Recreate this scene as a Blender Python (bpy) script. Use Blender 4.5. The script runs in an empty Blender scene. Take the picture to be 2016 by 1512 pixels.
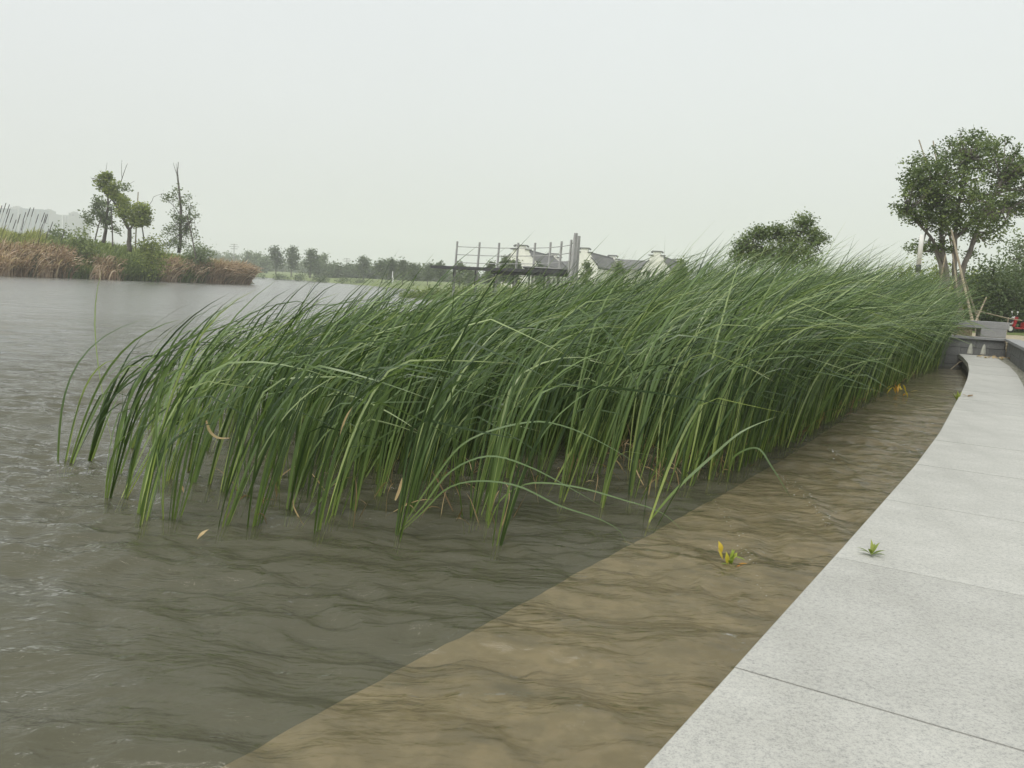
import bpy, math, random
import numpy as np
from mathutils import Matrix, Vector

rnd = random.Random(7)
rng = np.random.default_rng(11)
C = bpy.context.scene.collection
scene = bpy.context.scene

# ------------------------------------------------------------------ camera
FPX, CH = 1676.0, 1.8
ROLL = math.radians(3.365); PITCH = math.atan(191.7 / FPX)
Fv = np.array([0, math.cos(PITCH), -math.sin(PITCH)])
U0 = np.array([0, math.sin(PITCH), math.cos(PITCH)]); R0 = np.array([1.0, 0, 0])
Rv = R0 * math.cos(ROLL) + U0 * math.sin(ROLL)
Uv = U0 * math.cos(ROLL) - R0 * math.sin(ROLL)
CAM = np.array([0, 0, CH])
cd = bpy.data.cameras.new('camera'); cam = bpy.data.objects.new('camera', cd); C.objects.link(cam)
cd.sensor_width = 36; cd.lens = 36 * FPX / 2016; cd.clip_start = 0.05; cd.clip_end = 6000
M = Matrix.Identity(4)
for i in range(3):
    M[i][0] = Rv[i]; M[i][1] = Uv[i]; M[i][2] = -Fv[i]; M[i][3] = CAM[i]
cam.matrix_world = M
scene.camera = cam

def pl(x, y, z=0.0):
    d = Fv * FPX + Rv * (x - 1008) - Uv * (y - 756)
    return CAM + d * (z - CH) / d[2]
def at(x, y, D):
    d = Fv * FPX + Rv * (x - 1008) - Uv * (y - 756)
    return CAM + d * D / d[1]

# ------------------------------------------------------------------ world, sun, exposure
SUN_EL, SUN_AZ = math.radians(58), math.radians(215)
w = bpy.data.worlds.new('World'); scene.world = w; w.use_nodes = True
nt = w.node_tree; nt.nodes.clear()
out = nt.nodes.new('ShaderNodeOutputWorld')
sky = nt.nodes.new('ShaderNodeTexSky'); sky.sky_type = 'NISHITA'; sky.sun_disc = False
sky.sun_elevation = SUN_EL; sky.sun_rotation = SUN_AZ; sky.dust_density = 6
b1 = nt.nodes.new('ShaderNodeBackground'); b1.inputs[1].default_value = 0.05
hs = nt.nodes.new('ShaderNodeHueSaturation'); hs.inputs['Saturation'].default_value = 0.25
nt.links.new(sky.outputs[0], hs.inputs['Color']); nt.links.new(hs.outputs[0], b1.inputs[0])
# the overcast cloud layer: even pale grey, a little brighter overhead, very soft mottling
tc = nt.nodes.new('ShaderNodeTexCoord'); sep = nt.nodes.new('ShaderNodeSeparateXYZ')
nt.links.new(tc.outputs['Generated'], sep.inputs[0])
rp = nt.nodes.new('ShaderNodeValToRGB'); nt.links.new(sep.outputs[2], rp.inputs[0])
rp.color_ramp.elements[0].position = 0.0; rp.color_ramp.elements[0].color = (0.555, 0.575, 0.55, 1)
rp.color_ramp.elements[1].position = 1.0; rp.color_ramp.elements[1].color = (0.86, 0.90, 0.90, 1)
e = rp.color_ramp.elements.new(0.12); e.color = (0.575, 0.60, 0.58, 1)
e = rp.color_ramp.elements.new(0.35); e.color = (0.625, 0.655, 0.655, 1)
nz = nt.nodes.new('ShaderNodeTexNoise'); nz.inputs['Scale'].default_value = 1.6; nz.inputs['Detail'].default_value = 3
nt.links.new(tc.outputs['Generated'], nz.inputs['Vector'])
mr = nt.nodes.new('ShaderNodeMapRange'); mr.inputs['To Min'].default_value = 0.93; mr.inputs['To Max'].default_value = 1.07
nt.links.new(nz.outputs['Fac'], mr.inputs['Value'])
vm = nt.nodes.new('ShaderNodeVectorMath'); vm.operation = 'SCALE'
nt.links.new(rp.outputs[0], vm.inputs[0]); nt.links.new(mr.outputs[0], vm.inputs['Scale'])
b2 = nt.nodes.new('ShaderNodeBackground'); b2.inputs[1].default_value = 0.97
nt.links.new(vm.outputs[0], b2.inputs[0])
ad = nt.nodes.new('ShaderNodeAddShader'); nt.links.new(b1.outputs[0], ad.inputs[0]); nt.links.new(b2.outputs[0], ad.inputs[1])
nt.links.new(ad.outputs[0], out.inputs[0])

sl = bpy.data.lights.new('sun', 'SUN'); so = bpy.data.objects.new('sun', sl); C.objects.link(so)
sl.energy = 1.5; sl.angle = math.radians(22); sl.color = (1, 0.96, 0.89)
sd = Vector((math.sin(SUN_AZ) * math.cos(SUN_EL), math.cos(SUN_AZ) * math.cos(SUN_EL), math.sin(SUN_EL)))
so.rotation_euler = sd.to_track_quat('Z', 'Y').to_euler()
so.location = (0, 0, 30)
scene.view_settings.view_transform = 'Standard'; scene.view_settings.look = 'None'
scene.view_settings.exposure = 0.15; scene.view_settings.gamma = 1.0
scene.view_settings.use_curve_mapping = False
scene.cycles.transparent_max_bounces = 16

# ------------------------------------------------------------------ helpers
def mesh(name, V, Fq, attrs=None, smooth=True):
    V = np.asarray(V, dtype=np.float32).reshape(-1, 3)
    Fq = np.asarray(Fq, dtype=np.int32)
    m = bpy.data.meshes.new(name)
    k = Fq.shape[1]; n = len(Fq)
    m.vertices.add(len(V)); m.vertices.foreach_set('co', V.ravel())
    m.loops.add(n * k); m.loops.foreach_set('vertex_index', Fq.ravel())
    m.polygons.add(n); m.polygons.foreach_set('loop_start', np.arange(0, n * k, k, dtype=np.int32))
    m.polygons.foreach_set('loop_total', np.full(n, k, dtype=np.int32))
    m.polygons.foreach_set('use_smooth', np.full(n, smooth, dtype=bool))
    for an, av in (attrs or {}).items():
        a = m.attributes.new(an, 'FLOAT', 'POINT'); a.data.foreach_set('value', np.asarray(av, dtype=np.float32))
    m.update(calc_edges=True)
    return m

def link(name, m, mat, parent=None, loc=None):
    o = bpy.data.objects.new(name, m); C.objects.link(o)
    if mat is not None and len(m.materials) == 0: m.materials.append(mat)
    if parent is not None: o.parent = parent
    if loc is not None: o.location = loc
    return o

def tag(o, label=None, cat=None, group=None, kind=None):
    if label: o['label'] = label
    if cat: o['category'] = cat
    if group: o['group'] = group
    if kind: o['kind'] = kind
    return o

def thing(name, label, cat, loc=(0, 0, 0), group=None, rz=0.0):
    o = bpy.data.objects.new(name, None); C.objects.link(o)
    o.location = tuple(float(c) for c in loc); o.rotation_euler = (0, 0, rz); o.empty_display_size = 0.2
    return tag(o, label, cat, group)

class MB:
    """collects quads"""
    def __init__(s): s.V = []; s.F = []; s.n = 0
    def add(s, V, Fq):
        V = np.asarray(V, float).reshape(-1, 3); s.V.append(V); s.F.append(np.asarray(Fq, int) + s.n); s.n += len(V)
    def box(s, c, size, rz=0.0, tilt=0.0, bev=0.0):
        hx, hy, hz = [q / 2 for q in size]
        if bev > 0:
            rings = []
            for (z, ins) in ((-hz, bev), (-hz + bev, 0), (hz - bev, 0), (hz, bev)):
                x, y = hx - ins, hy - ins
                rings.append([(-x, -y, z), (x, -y, z), (x, y, z), (-x, y, z)])
            P = np.array(rings).reshape(-1, 3)
            Fq = [(0, 3, 2, 1), (12, 13, 14, 15)]
            for r in range(3):
                for k in range(4):
                    a = r * 4 + k; b = r * 4 + (k + 1) % 4
                    Fq.append((a, b, b + 4, a + 4))
        else:
            P = np.array([(-hx, -hy, -hz), (hx, -hy, -hz), (hx, hy, -hz), (-hx, hy, -hz),
                          (-hx, -hy, hz), (hx, -hy, hz), (hx, hy, hz), (-hx, hy, hz)])
            Fq = [(0, 3, 2, 1), (4, 5, 6, 7), (0, 1, 5, 4), (1, 2, 6, 5), (2, 3, 7, 6), (3, 0, 4, 7)]
        if tilt:
            ct, st = math.cos(tilt), math.sin(tilt)
            P = P @ np.array([[ct, 0, -st], [0, 1, 0], [st, 0, ct]])
        cz, sz = math.cos(rz), math.sin(rz)
        P = P @ np.array([[cz, sz, 0], [-sz, cz, 0], [0, 0, 1]])
        s.add(P + np.asarray(c, float), Fq)
    def tube(s, pts, rad, n=6, cap=True):
        pts = np.asarray(pts, float); rad = np.broadcast_to(np.asarray(rad, float), (len(pts),))
        T = np.gradient(pts, axis=0); T /= np.linalg.norm(T, axis=1)[:, None] + 1e-9
        V = []
        ref = np.array([0.13, 0.97, 0.2]) if abs(T[0][2]) > 0.7 else np.array([0, 0, 1.0])
        for p, t, r in zip(pts, T, rad):
            a = np.cross(t, ref); a /= np.linalg.norm(a) + 1e-9; b = np.cross(t, a)
            for k in range(n):
                an = 2 * math.pi * k / n
                V.append(p + r * (math.cos(an) * a + math.sin(an) * b))
        Fq = []
        m = len(pts)
        for i in range(m - 1):
            for k in range(n):
                k2 = (k + 1) % n
                Fq.append((i * n + k, i * n + k2, (i + 1) * n + k2, (i + 1) * n + k))
        if cap:
            V.append(pts[0]); V.append(pts[-1]); c0 = m * n; c1 = c0 + 1
            for k in range(0, n, 2):
                Fq.append((c0, (k + 2) % n, (k + 1) % n, k))
                Fq.append((c1, (m - 1) * n + k, (m - 1) * n + (k + 1) % n, (m - 1) * n + (k + 2) % n))
        s.add(V, Fq)
    def prism(s, poly, z0, z1):
        """vertical extrusion of a quad strip given as left/right lists"""
        L, Rr = poly; n = len(L)
        V = []
        for a, b in zip(L, Rr):
            V += [(a[0], a[1], z0), (b[0], b[1], z0), (b[0], b[1], z1), (a[0], a[1], z1)]
        Fq = []
        for i in range(n - 1):
            o = i * 4
            for k in range(4):
                k2 = (k + 1) % 4
                Fq.append((o + k, o + 4 + k, o + 4 + k2, o + k2))
        Fq.append((0, 1, 2, 3)); o = (n - 1) * 4; Fq.append((o + 3, o + 2, o + 1, o))
        s.add(V, Fq)
    def build(s, name, mat, parent=None, smooth=False, loc=None):
        return link(name, mesh(name, np.concatenate(s.V), np.concatenate(s.F), smooth=smooth), mat, parent, loc)

def nodes(name):
    m = bpy.data.materials.new(name); m.use_nodes = True
    t = m.node_tree; t.nodes.clear()
    o = t.nodes.new('ShaderNodeOutputMaterial')
    return m, t, o, (lambda ty, **k: mknode(t, ty, k)), t.links.new
def mknode(t, ty, k):
    n = t.nodes.new(ty)
    for a, b in k.items():
        if a.startswith('i_'):
            key = a[2:].replace('_', ' ')
            key = int(key) if key.isdigit() else key
            n.inputs[key].default_value = b
        else: setattr(n, a, b)
    return n
def ramp(t, stops, interp='LINEAR'):
    r = t.nodes.new('ShaderNodeValToRGB'); r.color_ramp.interpolation = interp
    els = r.color_ramp.elements
    while len(els) < len(stops): els.new(0.5)
    for el, (p, c) in zip(els, stops):
        el.position = p; el.color = tuple(c) + (1,) if len(c) == 3 else c
    return r

def rough_mat(name, c1, c2, scale=6, rough=0.85, bump=0.3, detail=6, speck=None, bscale=None, dist=0.01):
    m, t, o, N, L = nodes(name)
    p = N('ShaderNodeBsdfPrincipled', i_Roughness=rough)
    tc = N('ShaderNodeTexCoord')
    nz = N('ShaderNodeTexNoise', i_Scale=scale, i_Detail=detail, i_Roughness=0.65)
    L(tc.outputs['Object'], nz.inputs['Vector'])
    r = ramp(t, [(0.32, c1), (0.68, c2)]); L(nz.outputs['Fac'], r.inputs[0])
    col = r.outputs[0]
    n2 = N('ShaderNodeTexNoise', i_Scale=bscale or scale * 6, i_Detail=4)
    L(tc.outputs['Object'], n2.inputs['Vector'])
    if speck:
        r2 = ramp(t, [(0.42, (0, 0, 0)), (0.6, (1, 1, 1))]); L(n2.outputs['Fac'], r2.inputs[0])
        mx = N('ShaderNodeMix', data_type='RGBA'); L(r2.outputs[0], mx.inputs['Factor'])
        mx.inputs['A'].default_value = tuple(speck) + (1,); L(col, mx.inputs['B']); col = mx.outputs['Result']
    L(col, p.inputs['Base Color'])
    b = N('ShaderNodeBump', i_Strength=bump, i_Distance=dist); L(n2.outputs['Fac'], b.inputs['Height']); L(b.outputs[0], p.inputs['Normal'])
    L(p.outputs[0], o.inputs[0])
    return m

def leaf_mat(name, stops, rough=0.5, trans=0.35, tstops=None, spec=0.4):
    """stops: colours along the per-leaf 'tint' attribute"""
    m, t, o, N, L = nodes(name)
    a = N('ShaderNodeAttribute', attribute_name='tint')
    r = ramp(t, stops); L(a.outputs['Fac'], r.inputs[0])
    col = r.outputs[0]
    if tstops:  # colour change along the blade: pale sheath at the base, duller tip
        a2 = N('ShaderNodeAttribute', attribute_name='along')
        r2 = ramp(t, tstops); L(a2.outputs['Fac'], r2.inputs[0])
        mx = N('ShaderNodeMix', data_type='RGBA', blend_type='MULTIPLY', i_Factor=1.0)
        L(col, mx.inputs['A']); L(r2.outputs[0], mx.inputs['B']); col = mx.outputs['Result']
    p = N('ShaderNodeBsdfPrincipled', i_Roughness=rough); L(col, p.inputs['Base Color'])
    p.inputs['Specular IOR Level'].default_value = spec
    tr = N('ShaderNodeBsdfTranslucent')
    g = N('ShaderNodeMix', data_type='RGBA', blend_type='MULTIPLY', i_Factor=1.0); L(col, g.inputs['A']); g.inputs['B'].default_value = (1.25, 1.3, 0.6, 1)
    L(g.outputs['Result'], tr.inputs[0])
    ms = N('ShaderNodeMixShader'); ms.inputs[0].default_value = trans
    L(p.outputs[0], ms.inputs[1]); L(tr.outputs[0], ms.inputs[2]); L(ms.outputs[0], o.inputs[0])
    return m

def plain(name, c, rough=0.6, metal=0.0):
    return rough_mat(name, [x * 0.88 for x in c], [min(1, x * 1.08) for x in c], scale=3, rough=rough, bump=0.08)

# ------------------------------------------------------------------ materials
M_granite = None
def granite():
    m, t, o, N, L = nodes('granite_paving')
    p = N('ShaderNodeBsdfPrincipled', i_Roughness=0.72)
    tc = N('ShaderNodeTexCoord'); oi = N('ShaderNodeObjectInfo')
    big = N('ShaderNodeTexNoise', i_Scale=2.3, i_Detail=5, i_Roughness=0.6); L(tc.outputs['Object'], big.inputs['Vector'])
    mid = N('ShaderNodeTexNoise', i_Scale=55, i_Detail=5, i_Roughness=0.75); L(tc.outputs['Object'], mid.inputs['Vector'])
    fine = N('ShaderNodeTexNoise', i_Scale=170, i_Detail=3); L(tc.outputs['Object'], fine.inputs['Vector'])
    vor = N('ShaderNodeTexVoronoi', i_Scale=75); L(tc.outputs['Object'], vor.inputs['Vector'])
    r1 = ramp(t, [(0.3, (0.365, 0.362, 0.328)), (0.7, (0.445, 0.442, 0.405))]); L(big.outputs['Fac'], r1.inputs[0])
    r2 = ramp(t, [(0.34, (0.72, 0.73, 0.74)), (0.48, (0.97, 0.97, 0.97)), (0.66, (1.08, 1.08, 1.07))]); L(mid.outputs['Fac'], r2.inputs[0])
    r3 = ramp(t, [(0.36, (0.72, 0.72, 0.74)), (0.5, (1, 1, 1))]); L(fine.outputs['Fac'], r3.inputs[0])
    mx = N('ShaderNodeMix', data_type='RGBA', blend_type='MULTIPLY', i_Factor=1.0); L(r1.outputs[0], mx.inputs['A']); L(r2.outputs[0], mx.inputs['B'])
    mx2 = N('ShaderNodeMix', data_type='RGBA', blend_type='MULTIPLY', i_Factor=0.8); L(mx.outputs['Result'], mx2.inputs['A']); L(r3.outputs[0], mx2.inputs['B'])
    # each slab cut from slightly different stone
    mr = N('ShaderNodeMapRange'); mr.inputs['To Min'].default_value = 0.95; mr.inputs['To Max'].default_value = 1.05; L(oi.outputs['Random'], mr.inputs['Value'])
    vs = N('ShaderNodeVectorMath', operation='SCALE'); L(mx2.outputs['Result'], vs.inputs[0]); L(mr.outputs[0], vs.inputs['Scale'])
    L(vs.outputs[0], p.inputs['Base Color'])
    b = N('ShaderNodeBump', i_Strength=0.35, i_Distance=0.004); L(mid.outputs['Fac'], b.inputs['Height'])
    b2 = N('ShaderNodeBump', i_Strength=0.3, i_Distance=0.002); L(fine.outputs['Fac'], b2.inputs['Height']); L(b.outputs[0], b2.inputs['Normal'])
    L(b2.outputs[0], p.inputs['Normal']); L(p.outputs[0], o.inputs[0])
    return m
M_granite = granite()
M_stone_dark = rough_mat('weathered_wall_stone', (0.11, 0.115, 0.115), (0.24, 0.245, 0.235), scale=3.2, speck=(0.10, 0.10, 0.095), bscale=40)
M_stone_grey = rough_mat('grey_cut_stone', (0.24, 0.245, 0.245), (0.33, 0.335, 0.33), scale=4, speck=(0.2, 0.2, 0.2), bscale=60)
M_mortar = plain('dark_joint', (0.05, 0.05, 0.045), 0.95)
M_stain = rough_mat('lime_runs', (0.36, 0.36, 0.30), (0.5, 0.5, 0.44), scale=9, bump=0.2)
M_tan = rough_mat('tan_dusty_paving', (0.33, 0.29, 0.20), (0.50, 0.45, 0.33), scale=2.5, speck=(0.22, 0.18, 0.10), bscale=22)
M_gutter = rough_mat('mossy_gutter', (0.16, 0.15, 0.11), (0.42, 0.41, 0.36), scale=3.5, speck=(0.09, 0.09, 0.05), bscale=16, bump=0.6, dist=0.02)
M_bed = rough_mat('lake_mud', (0.035, 0.036, 0.022), (0.06, 0.058, 0.034), scale=1.5)
M_shelf = rough_mat('silted_concrete', (0.40, 0.305, 0.175), (0.53, 0.41, 0.25), scale=1.4, speck=(0.33, 0.25, 0.135), bscale=7)
M_lawn = rough_mat('lawn', (0.14, 0.18, 0.05), (0.22, 0.25, 0.08), scale=0.12, bscale=2.0, speck=(0.11, 0.15, 0.04))
M_soil = rough_mat('shore_soil', (0.09, 0.085, 0.05), (0.14, 0.13, 0.08), scale=0.5)
M_bark = rough_mat('bark', (0.055, 0.048, 0.038), (0.12, 0.105, 0.085), scale=5, bump=0.8, bscale=30, dist=0.03)
M_bark_pale = rough_mat('pale_bark', (0.12, 0.11, 0.095), (0.21, 0.19, 0.165), scale=4, bump=0.6, bscale=20)
M_bamboo = rough_mat('bamboo_pole', (0.24, 0.20, 0.14), (0.38, 0.33, 0.24), scale=3)
M_white = plain('white_plaster', (0.80, 0.79, 0.72), 0.9)
M_rooftile = rough_mat('grey_roof_tile', (0.09, 0.09, 0.09), (0.17, 0.17, 0.165), scale=1.2, bscale=9)
M_darkmetal = plain('dark_metal', (0.035, 0.035, 0.037), 0.5)
M_greypost = rough_mat('weathered_grey_post', (0.26, 0.26, 0.25), (0.40, 0.40, 0.385), scale=1.3)
M_window = plain('dark_glass', (0.02, 0.022, 0.025), 0.15)
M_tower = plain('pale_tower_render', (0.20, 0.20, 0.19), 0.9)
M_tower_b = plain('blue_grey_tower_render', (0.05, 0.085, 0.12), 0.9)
M_red = plain('red_paint', (0.35, 0.015, 0.02), 0.3)
M_black = plain('black_plastic', (0.012, 0.012, 0.014), 0.45)
M_whiteplastic = plain('white_plastic', (0.75, 0.75, 0.73), 0.4)
M_lampglass = plain('milky_lamp_tube', (0.82, 0.82, 0.78), 0.35)
M_rope = plain('hemp_rope', (0.34, 0.29, 0.2), 0.9)
M_foam = plain('foam', (0.7, 0.7, 0.66), 0.5)

BASE_ALONG = [(0.0, (1.7, 1.5, 0.9)), (0.16, (1.35, 1.3, 0.95)), (0.4, (1, 1, 1)), (0.93, (1, 1, 1)), (1.0, (1.5, 1.2, 0.9))]
M_reed = leaf_mat('cattail_leaf', [(0.0, (0.033, 0.062, 0.021)), (0.45, (0.084, 0.137, 0.050)), (0.85, (0.18, 0.26, 0.10)), (1.0, (0.31, 0.385, 0.18))],
                  rough=0.38, trans=0.3, tstops=BASE_ALONG, spec=0.55)
M_dry = leaf_mat('dry_leaf', [(0, (0.20, 0.13, 0.06)), (0.5, (0.34, 0.24, 0.12)), (1, (0.5, 0.38, 0.2))], trans=0.2)
M_tree = leaf_mat('dark_green_leaf', [(0, (0.05, 0.08, 0.028)), (0.5, (0.12, 0.17, 0.055)), (1, (0.24, 0.30, 0.10))], rough=0.45, trans=0.28)
M_tree_y = leaf_mat('yellow_green_leaf', [(0, (0.11, 0.15, 0.035)), (0.5, (0.21, 0.26, 0.06)), (1, (0.33, 0.37, 0.10))], trans=0.35)
M_tree_far = leaf_mat('far_tree_leaf', [(0, (0.05, 0.078, 0.03)), (0.5, (0.085, 0.125, 0.048)), (1, (0.13, 0.17, 0.065))], trans=0.25)
M_tree_pale = leaf_mat('pale_green_leaf', [(0, (0.08, 0.115, 0.05)), (0.5, (0.14, 0.185, 0.085)), (1, (0.22, 0.27, 0.14))], trans=0.3)
M_grass = leaf_mat('bank_grass', [(0, (0.09, 0.13, 0.035)), (0.5, (0.18, 0.235, 0.075)), (1, (0.30, 0.34, 0.13))], trans=0.3)
M_grass_y = leaf_mat('yellow_green_reed', [(0, (0.19, 0.22, 0.07)), (0.5, (0.32, 0.34, 0.12)), (1, (0.46, 0.46, 0.2))], trans=0.3)
M_brown = leaf_mat('dry_brown_reed', [(0, (0.08, 0.085, 0.04)), (0.2, (0.24, 0.165, 0.11)), (0.6, (0.44, 0.31, 0.22)), (1, (0.75, 0.62, 0.48))], trans=0.2)
M_spike = plain('cattail_spike_brown', (0.05, 0.045, 0.045), 0.8)
M_yleaf = leaf_mat('yellowing_leaf', [(0, (0.12, 0.2, 0.03)), (0.4, (0.25, 0.32, 0.04)), (0.75, (0.65, 0.5, 0.05)), (1, (0.5, 0.2, 0.04))], trans=0.3)

def water_mat():
    m, t, o, N, L = nodes('lake_water')
    geo = N('ShaderNodeNewGeometry')
    def noise(scale, sx, sy, rz, detail, rough=0.55):
        mp = N('ShaderNodeMapping'); mp.inputs['Scale'].default_value = (sx, sy, 1); mp.inputs['Rotation'].default_value = (0, 0, math.radians(rz))
        L(geo.outputs['Position'], mp.inputs['Vector'])
        n = N('ShaderNodeTexNoise', i_Scale=scale, i_Detail=detail, i_Roughness=rough, i_Distortion=0.6); L(mp.outputs[0], n.inputs['Vector']); return n
    n0 = noise(0.85, 0.5, 1.5, 10, 5, 0.6)
    n1 = noise(3.2, 0.55, 1.3, 20, 5)
    n2 = noise(14, 0.6, 1.2, 12, 5, 0.6)
    n3 = noise(46, 0.8, 1.1, -8, 3)
    b0 = N('ShaderNodeBump', i_Strength=1.0, i_Distance=0.13); L(n0.outputs['Fac'], b0.inputs['Height'])
    b1 = N('ShaderNodeBump', i_Strength=1.0, i_Distance=0.035); L(n1.outputs['Fac'], b1.inputs['Height']); L(b0.outputs[0], b1.inputs['Normal'])
    b2 = N('ShaderNodeBump', i_Strength=1.0, i_Distance=0.012); L(n2.outputs['Fac'], b2.inputs['Height']); L(b1.outputs[0], b2.inputs['Normal'])
    b3 = N('ShaderNodeBump', i_Strength=0.5, i_Distance=0.0012); L(n3.outputs['Fac'], b3.inputs['Height']); L(b2.outputs[0], b3.inputs['Normal'])
    # chop is strongest beside the wall and the reeds, the open lake is calmer
    dv = N('ShaderNodeVectorMath', operation='DISTANCE'); L(geo.outputs['Position'], dv.inputs[0]); dv.inputs[1].default_value = (3, 7, 0)
    mr = N('ShaderNodeMapRange'); mr.inputs['From Min'].default_value = 6; mr.inputs['From Max'].default_value = 20
    mr.inputs['To Min'].default_value = 1.0; mr.inputs['To Max'].default_value = 0.42; L(dv.outputs['Value'], mr.inputs['Value'])
    for b in (b1, b2): L(mr.outputs[0], b.inputs['Strength'])
    mr2 = N('ShaderNodeMapRange'); mr2.inputs['From Min'].default_value = 5; mr2.inputs['From Max'].default_value = 24
    mr2.inputs['To Min'].default_value = 1.0; mr2.inputs['To Max'].default_value = 0.15; L(dv.outputs['Value'], mr2.inputs['Value'])
    f1 = N('ShaderNodeBump', i_Distance=0.035); L(n1.outputs['Fac'], f1.inputs['Height']); L(mr2.outputs[0], f1.inputs['Strength'])
    f0 = N('ShaderNodeBump', i_Strength=0.75, i_Distance=0.13); L(n0.outputs['Fac'], f0.inputs['Height']); L(f0.outputs[0], f1.inputs['Normal'])
    f2 = N('ShaderNodeBump', i_Distance=0.012); L(n2.outputs['Fac'], f2.inputs['Height']); L(mr2.outputs[0], f2.inputs['Strength']); L(f1.outputs[0], f2.inputs['Normal'])
    fr = N('ShaderNodeFresnel', i_IOR=1.333); L(f2.outputs[0], fr.inputs['Normal'])
    gl = N('ShaderNodeBsdfGlossy', i_Roughness=0.035); L(b3.outputs[0], gl.inputs['Normal'])
    mr3 = N('ShaderNodeMapRange'); mr3.inputs['From Min'].default_value = 5; mr3.inputs['From Max'].default_value = 30
    mr3.inputs['To Min'].default_value = 0.075; mr3.inputs['To Max'].default_value = 0.2; L(dv.outputs['Value'], mr3.inputs['Value']); L(mr3.outputs[0], gl.inputs['Roughness'])
    murk = N('ShaderNodeBsdfDiffuse'); murk.inputs[0].default_value = (0.15, 0.145, 0.094, 1)
    tr = N('ShaderNodeBsdfTransparent'); tr.inputs[0].default_value = (0.94, 0.92, 0.82, 1)
    m1 = N('ShaderNodeMixShader'); m1.inputs[0].default_value = 0.46; L(tr.outputs[0], m1.inputs[1]); L(murk.outputs[0], m1.inputs[2])
    m2 = N('ShaderNodeMixShader'); L(fr.outputs[0], m2.inputs[0]); L(m1.outputs[0], m2.inputs[1]); L(gl.outputs[0], m2.inputs[2])
    L(m2.outputs[0], o.inputs[0])
    return m
M_water = water_mat()

# ------------------------------------------------------------------ setting: edge curve of the stone walk
EDGE = np.array([(-7.4, -10.3), (-3.2, -3.55), (-1.0, 0.0), (0.44, 2.31), (0.90, 3.05), (1.82, 4.53), (2.71, 5.97), (3.58, 7.38), (4.87, 9.55), (6.57, 12.55), (8.14, 15.32),
                 (9.6, 17.95), (10.98, 20.5), (12.5, 23.45), (13.9, 26.4), (14.75, 28.3)])
def resample(P, ds):
    d = np.r_[0, np.cumsum(np.linalg.norm(np.diff(P, axis=0), axis=1))]
    n = int(d[-1] / ds) + 1
    s = np.linspace(0, d[-1], n)
    Q = np.stack([np.interp(s, d, P[:, k]) for k in range(2)], 1)
    for _ in range(6): Q[1:-1] = (Q[:-2] + 2 * Q[1:-1] + Q[2:]) / 4
    return Q, s
EP, ES = resample(EDGE, 0.1)
ET = np.gradient(EP, axis=0); ET /= np.linalg.norm(ET, axis=1)[:, None]
EN = np.stack([ET[:, 1], -ET[:, 0]], 1)      # towards land
def edge_at(s, off):
    return np.array([np.interp(s, ES, EP[:, 0] + EN[:, 0] * off), np.interp(s, ES, EP[:, 1] + EN[:, 1] * off)])
ZW, ZT = 0.45, 1.045
CW = 1.0
s_joint = None
dj = np.linalg.norm(EP - np.array([1.82, 4.53]), axis=1); s_joint = ES[int(np.argmin(dj))]
SL = 1.73
SMAX = ES[-1]

walk = thing('stone_walkway', None, None); tag(walk, kind='structure')
starts = []
s0 = s_joint
while s0 > SL: s0 -= SL
starts = [0.0] + list(np.arange(s0, SMAX, SL))
for i, a in enumerate(starts):
    b = starts[i + 1] if i + 1 < len(starts) else SMAX + 0.02
    if b - a < 0.2: continue
    g = 0.0048
    ss = np.linspace(a + g, b - g, 9)
    dz = rnd.uniform(-0.0015, 0.0015)
    ztop = ZW + dz; bv = 0.006
    V = []; Fq = []
    o0 = edge_at((a + b) / 2, 0)
    for s in ss:
        for off, z in ((0.0, ztop - 0.13), (0.0, ztop - bv), (bv, ztop), (CW - bv, ztop), (CW, ztop - bv), (CW, ztop - 0.13)):
            q = edge_at(s, off); V.append((q[0] - o0[0], q[1] - o0[1], z))
    for k in range(len(ss) - 1):
        for j in range(6):
            j2 = (j + 1) % 6
            Fq.append((k * 6 + j, k * 6 + j2, (k + 1) * 6 + j2, (k + 1) * 6 + j))
    for base in (0, (len(ss) - 1) * 6):
        Fq.append((base, base + 1, base + 4, base + 5)); Fq.append((base + 1, base + 2, base + 3, base + 4))
    link('paving_slab', mesh('paving_slab', V, Fq, smooth=False), M_granite, walk, (o0[0], o0[1], 0))
# footing under the slabs (set back so the slab's edge overhangs)
ss = np.linspace(0, SMAX, 60)
mb = MB(); mb.prism(([edge_at(s, 0.14) for s in ss], [edge_at(s, 1.53) for s in ss]), -1.2, ZW - 0.135)
mb.build('footing_wall', M_stone_dark, walk)
mb = MB(); mb.prism(([edge_at(s, CW + 0.012) for s in ss], [edge_at(s, 1.49) for s in ss]), ZW - 0.13, ZW - 0.02)
mb.build('gutter_strip', M_gutter, walk)

# submerged shelf beside the walk
SH = 1.64
ss2 = np.linspace(0, SMAX, 420)
wob = lambda s: 0.005 * math.sin(s * 3.1) + 0.004 * math.sin(s * 7.7 + 1) + 0.004 * math.sin(s * 17.3 + 2) + 0.003 * math.sin(s * 31)
mb = MB(); mb.prism(([edge_at(s, -SH + wob(s)) for s in ss2], [edge_at(s, 0.1) for s in ss2]), -1.2, -0.085)
tag(mb.build('submerged_shelf', M_shelf), kind='structure')
# lake bed
bx = MB(); bx.box((0, 900, -1.3), (5000, 3400, 0.4)); tag(bx.build('lake_bed', M_bed), kind='structure')

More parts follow.
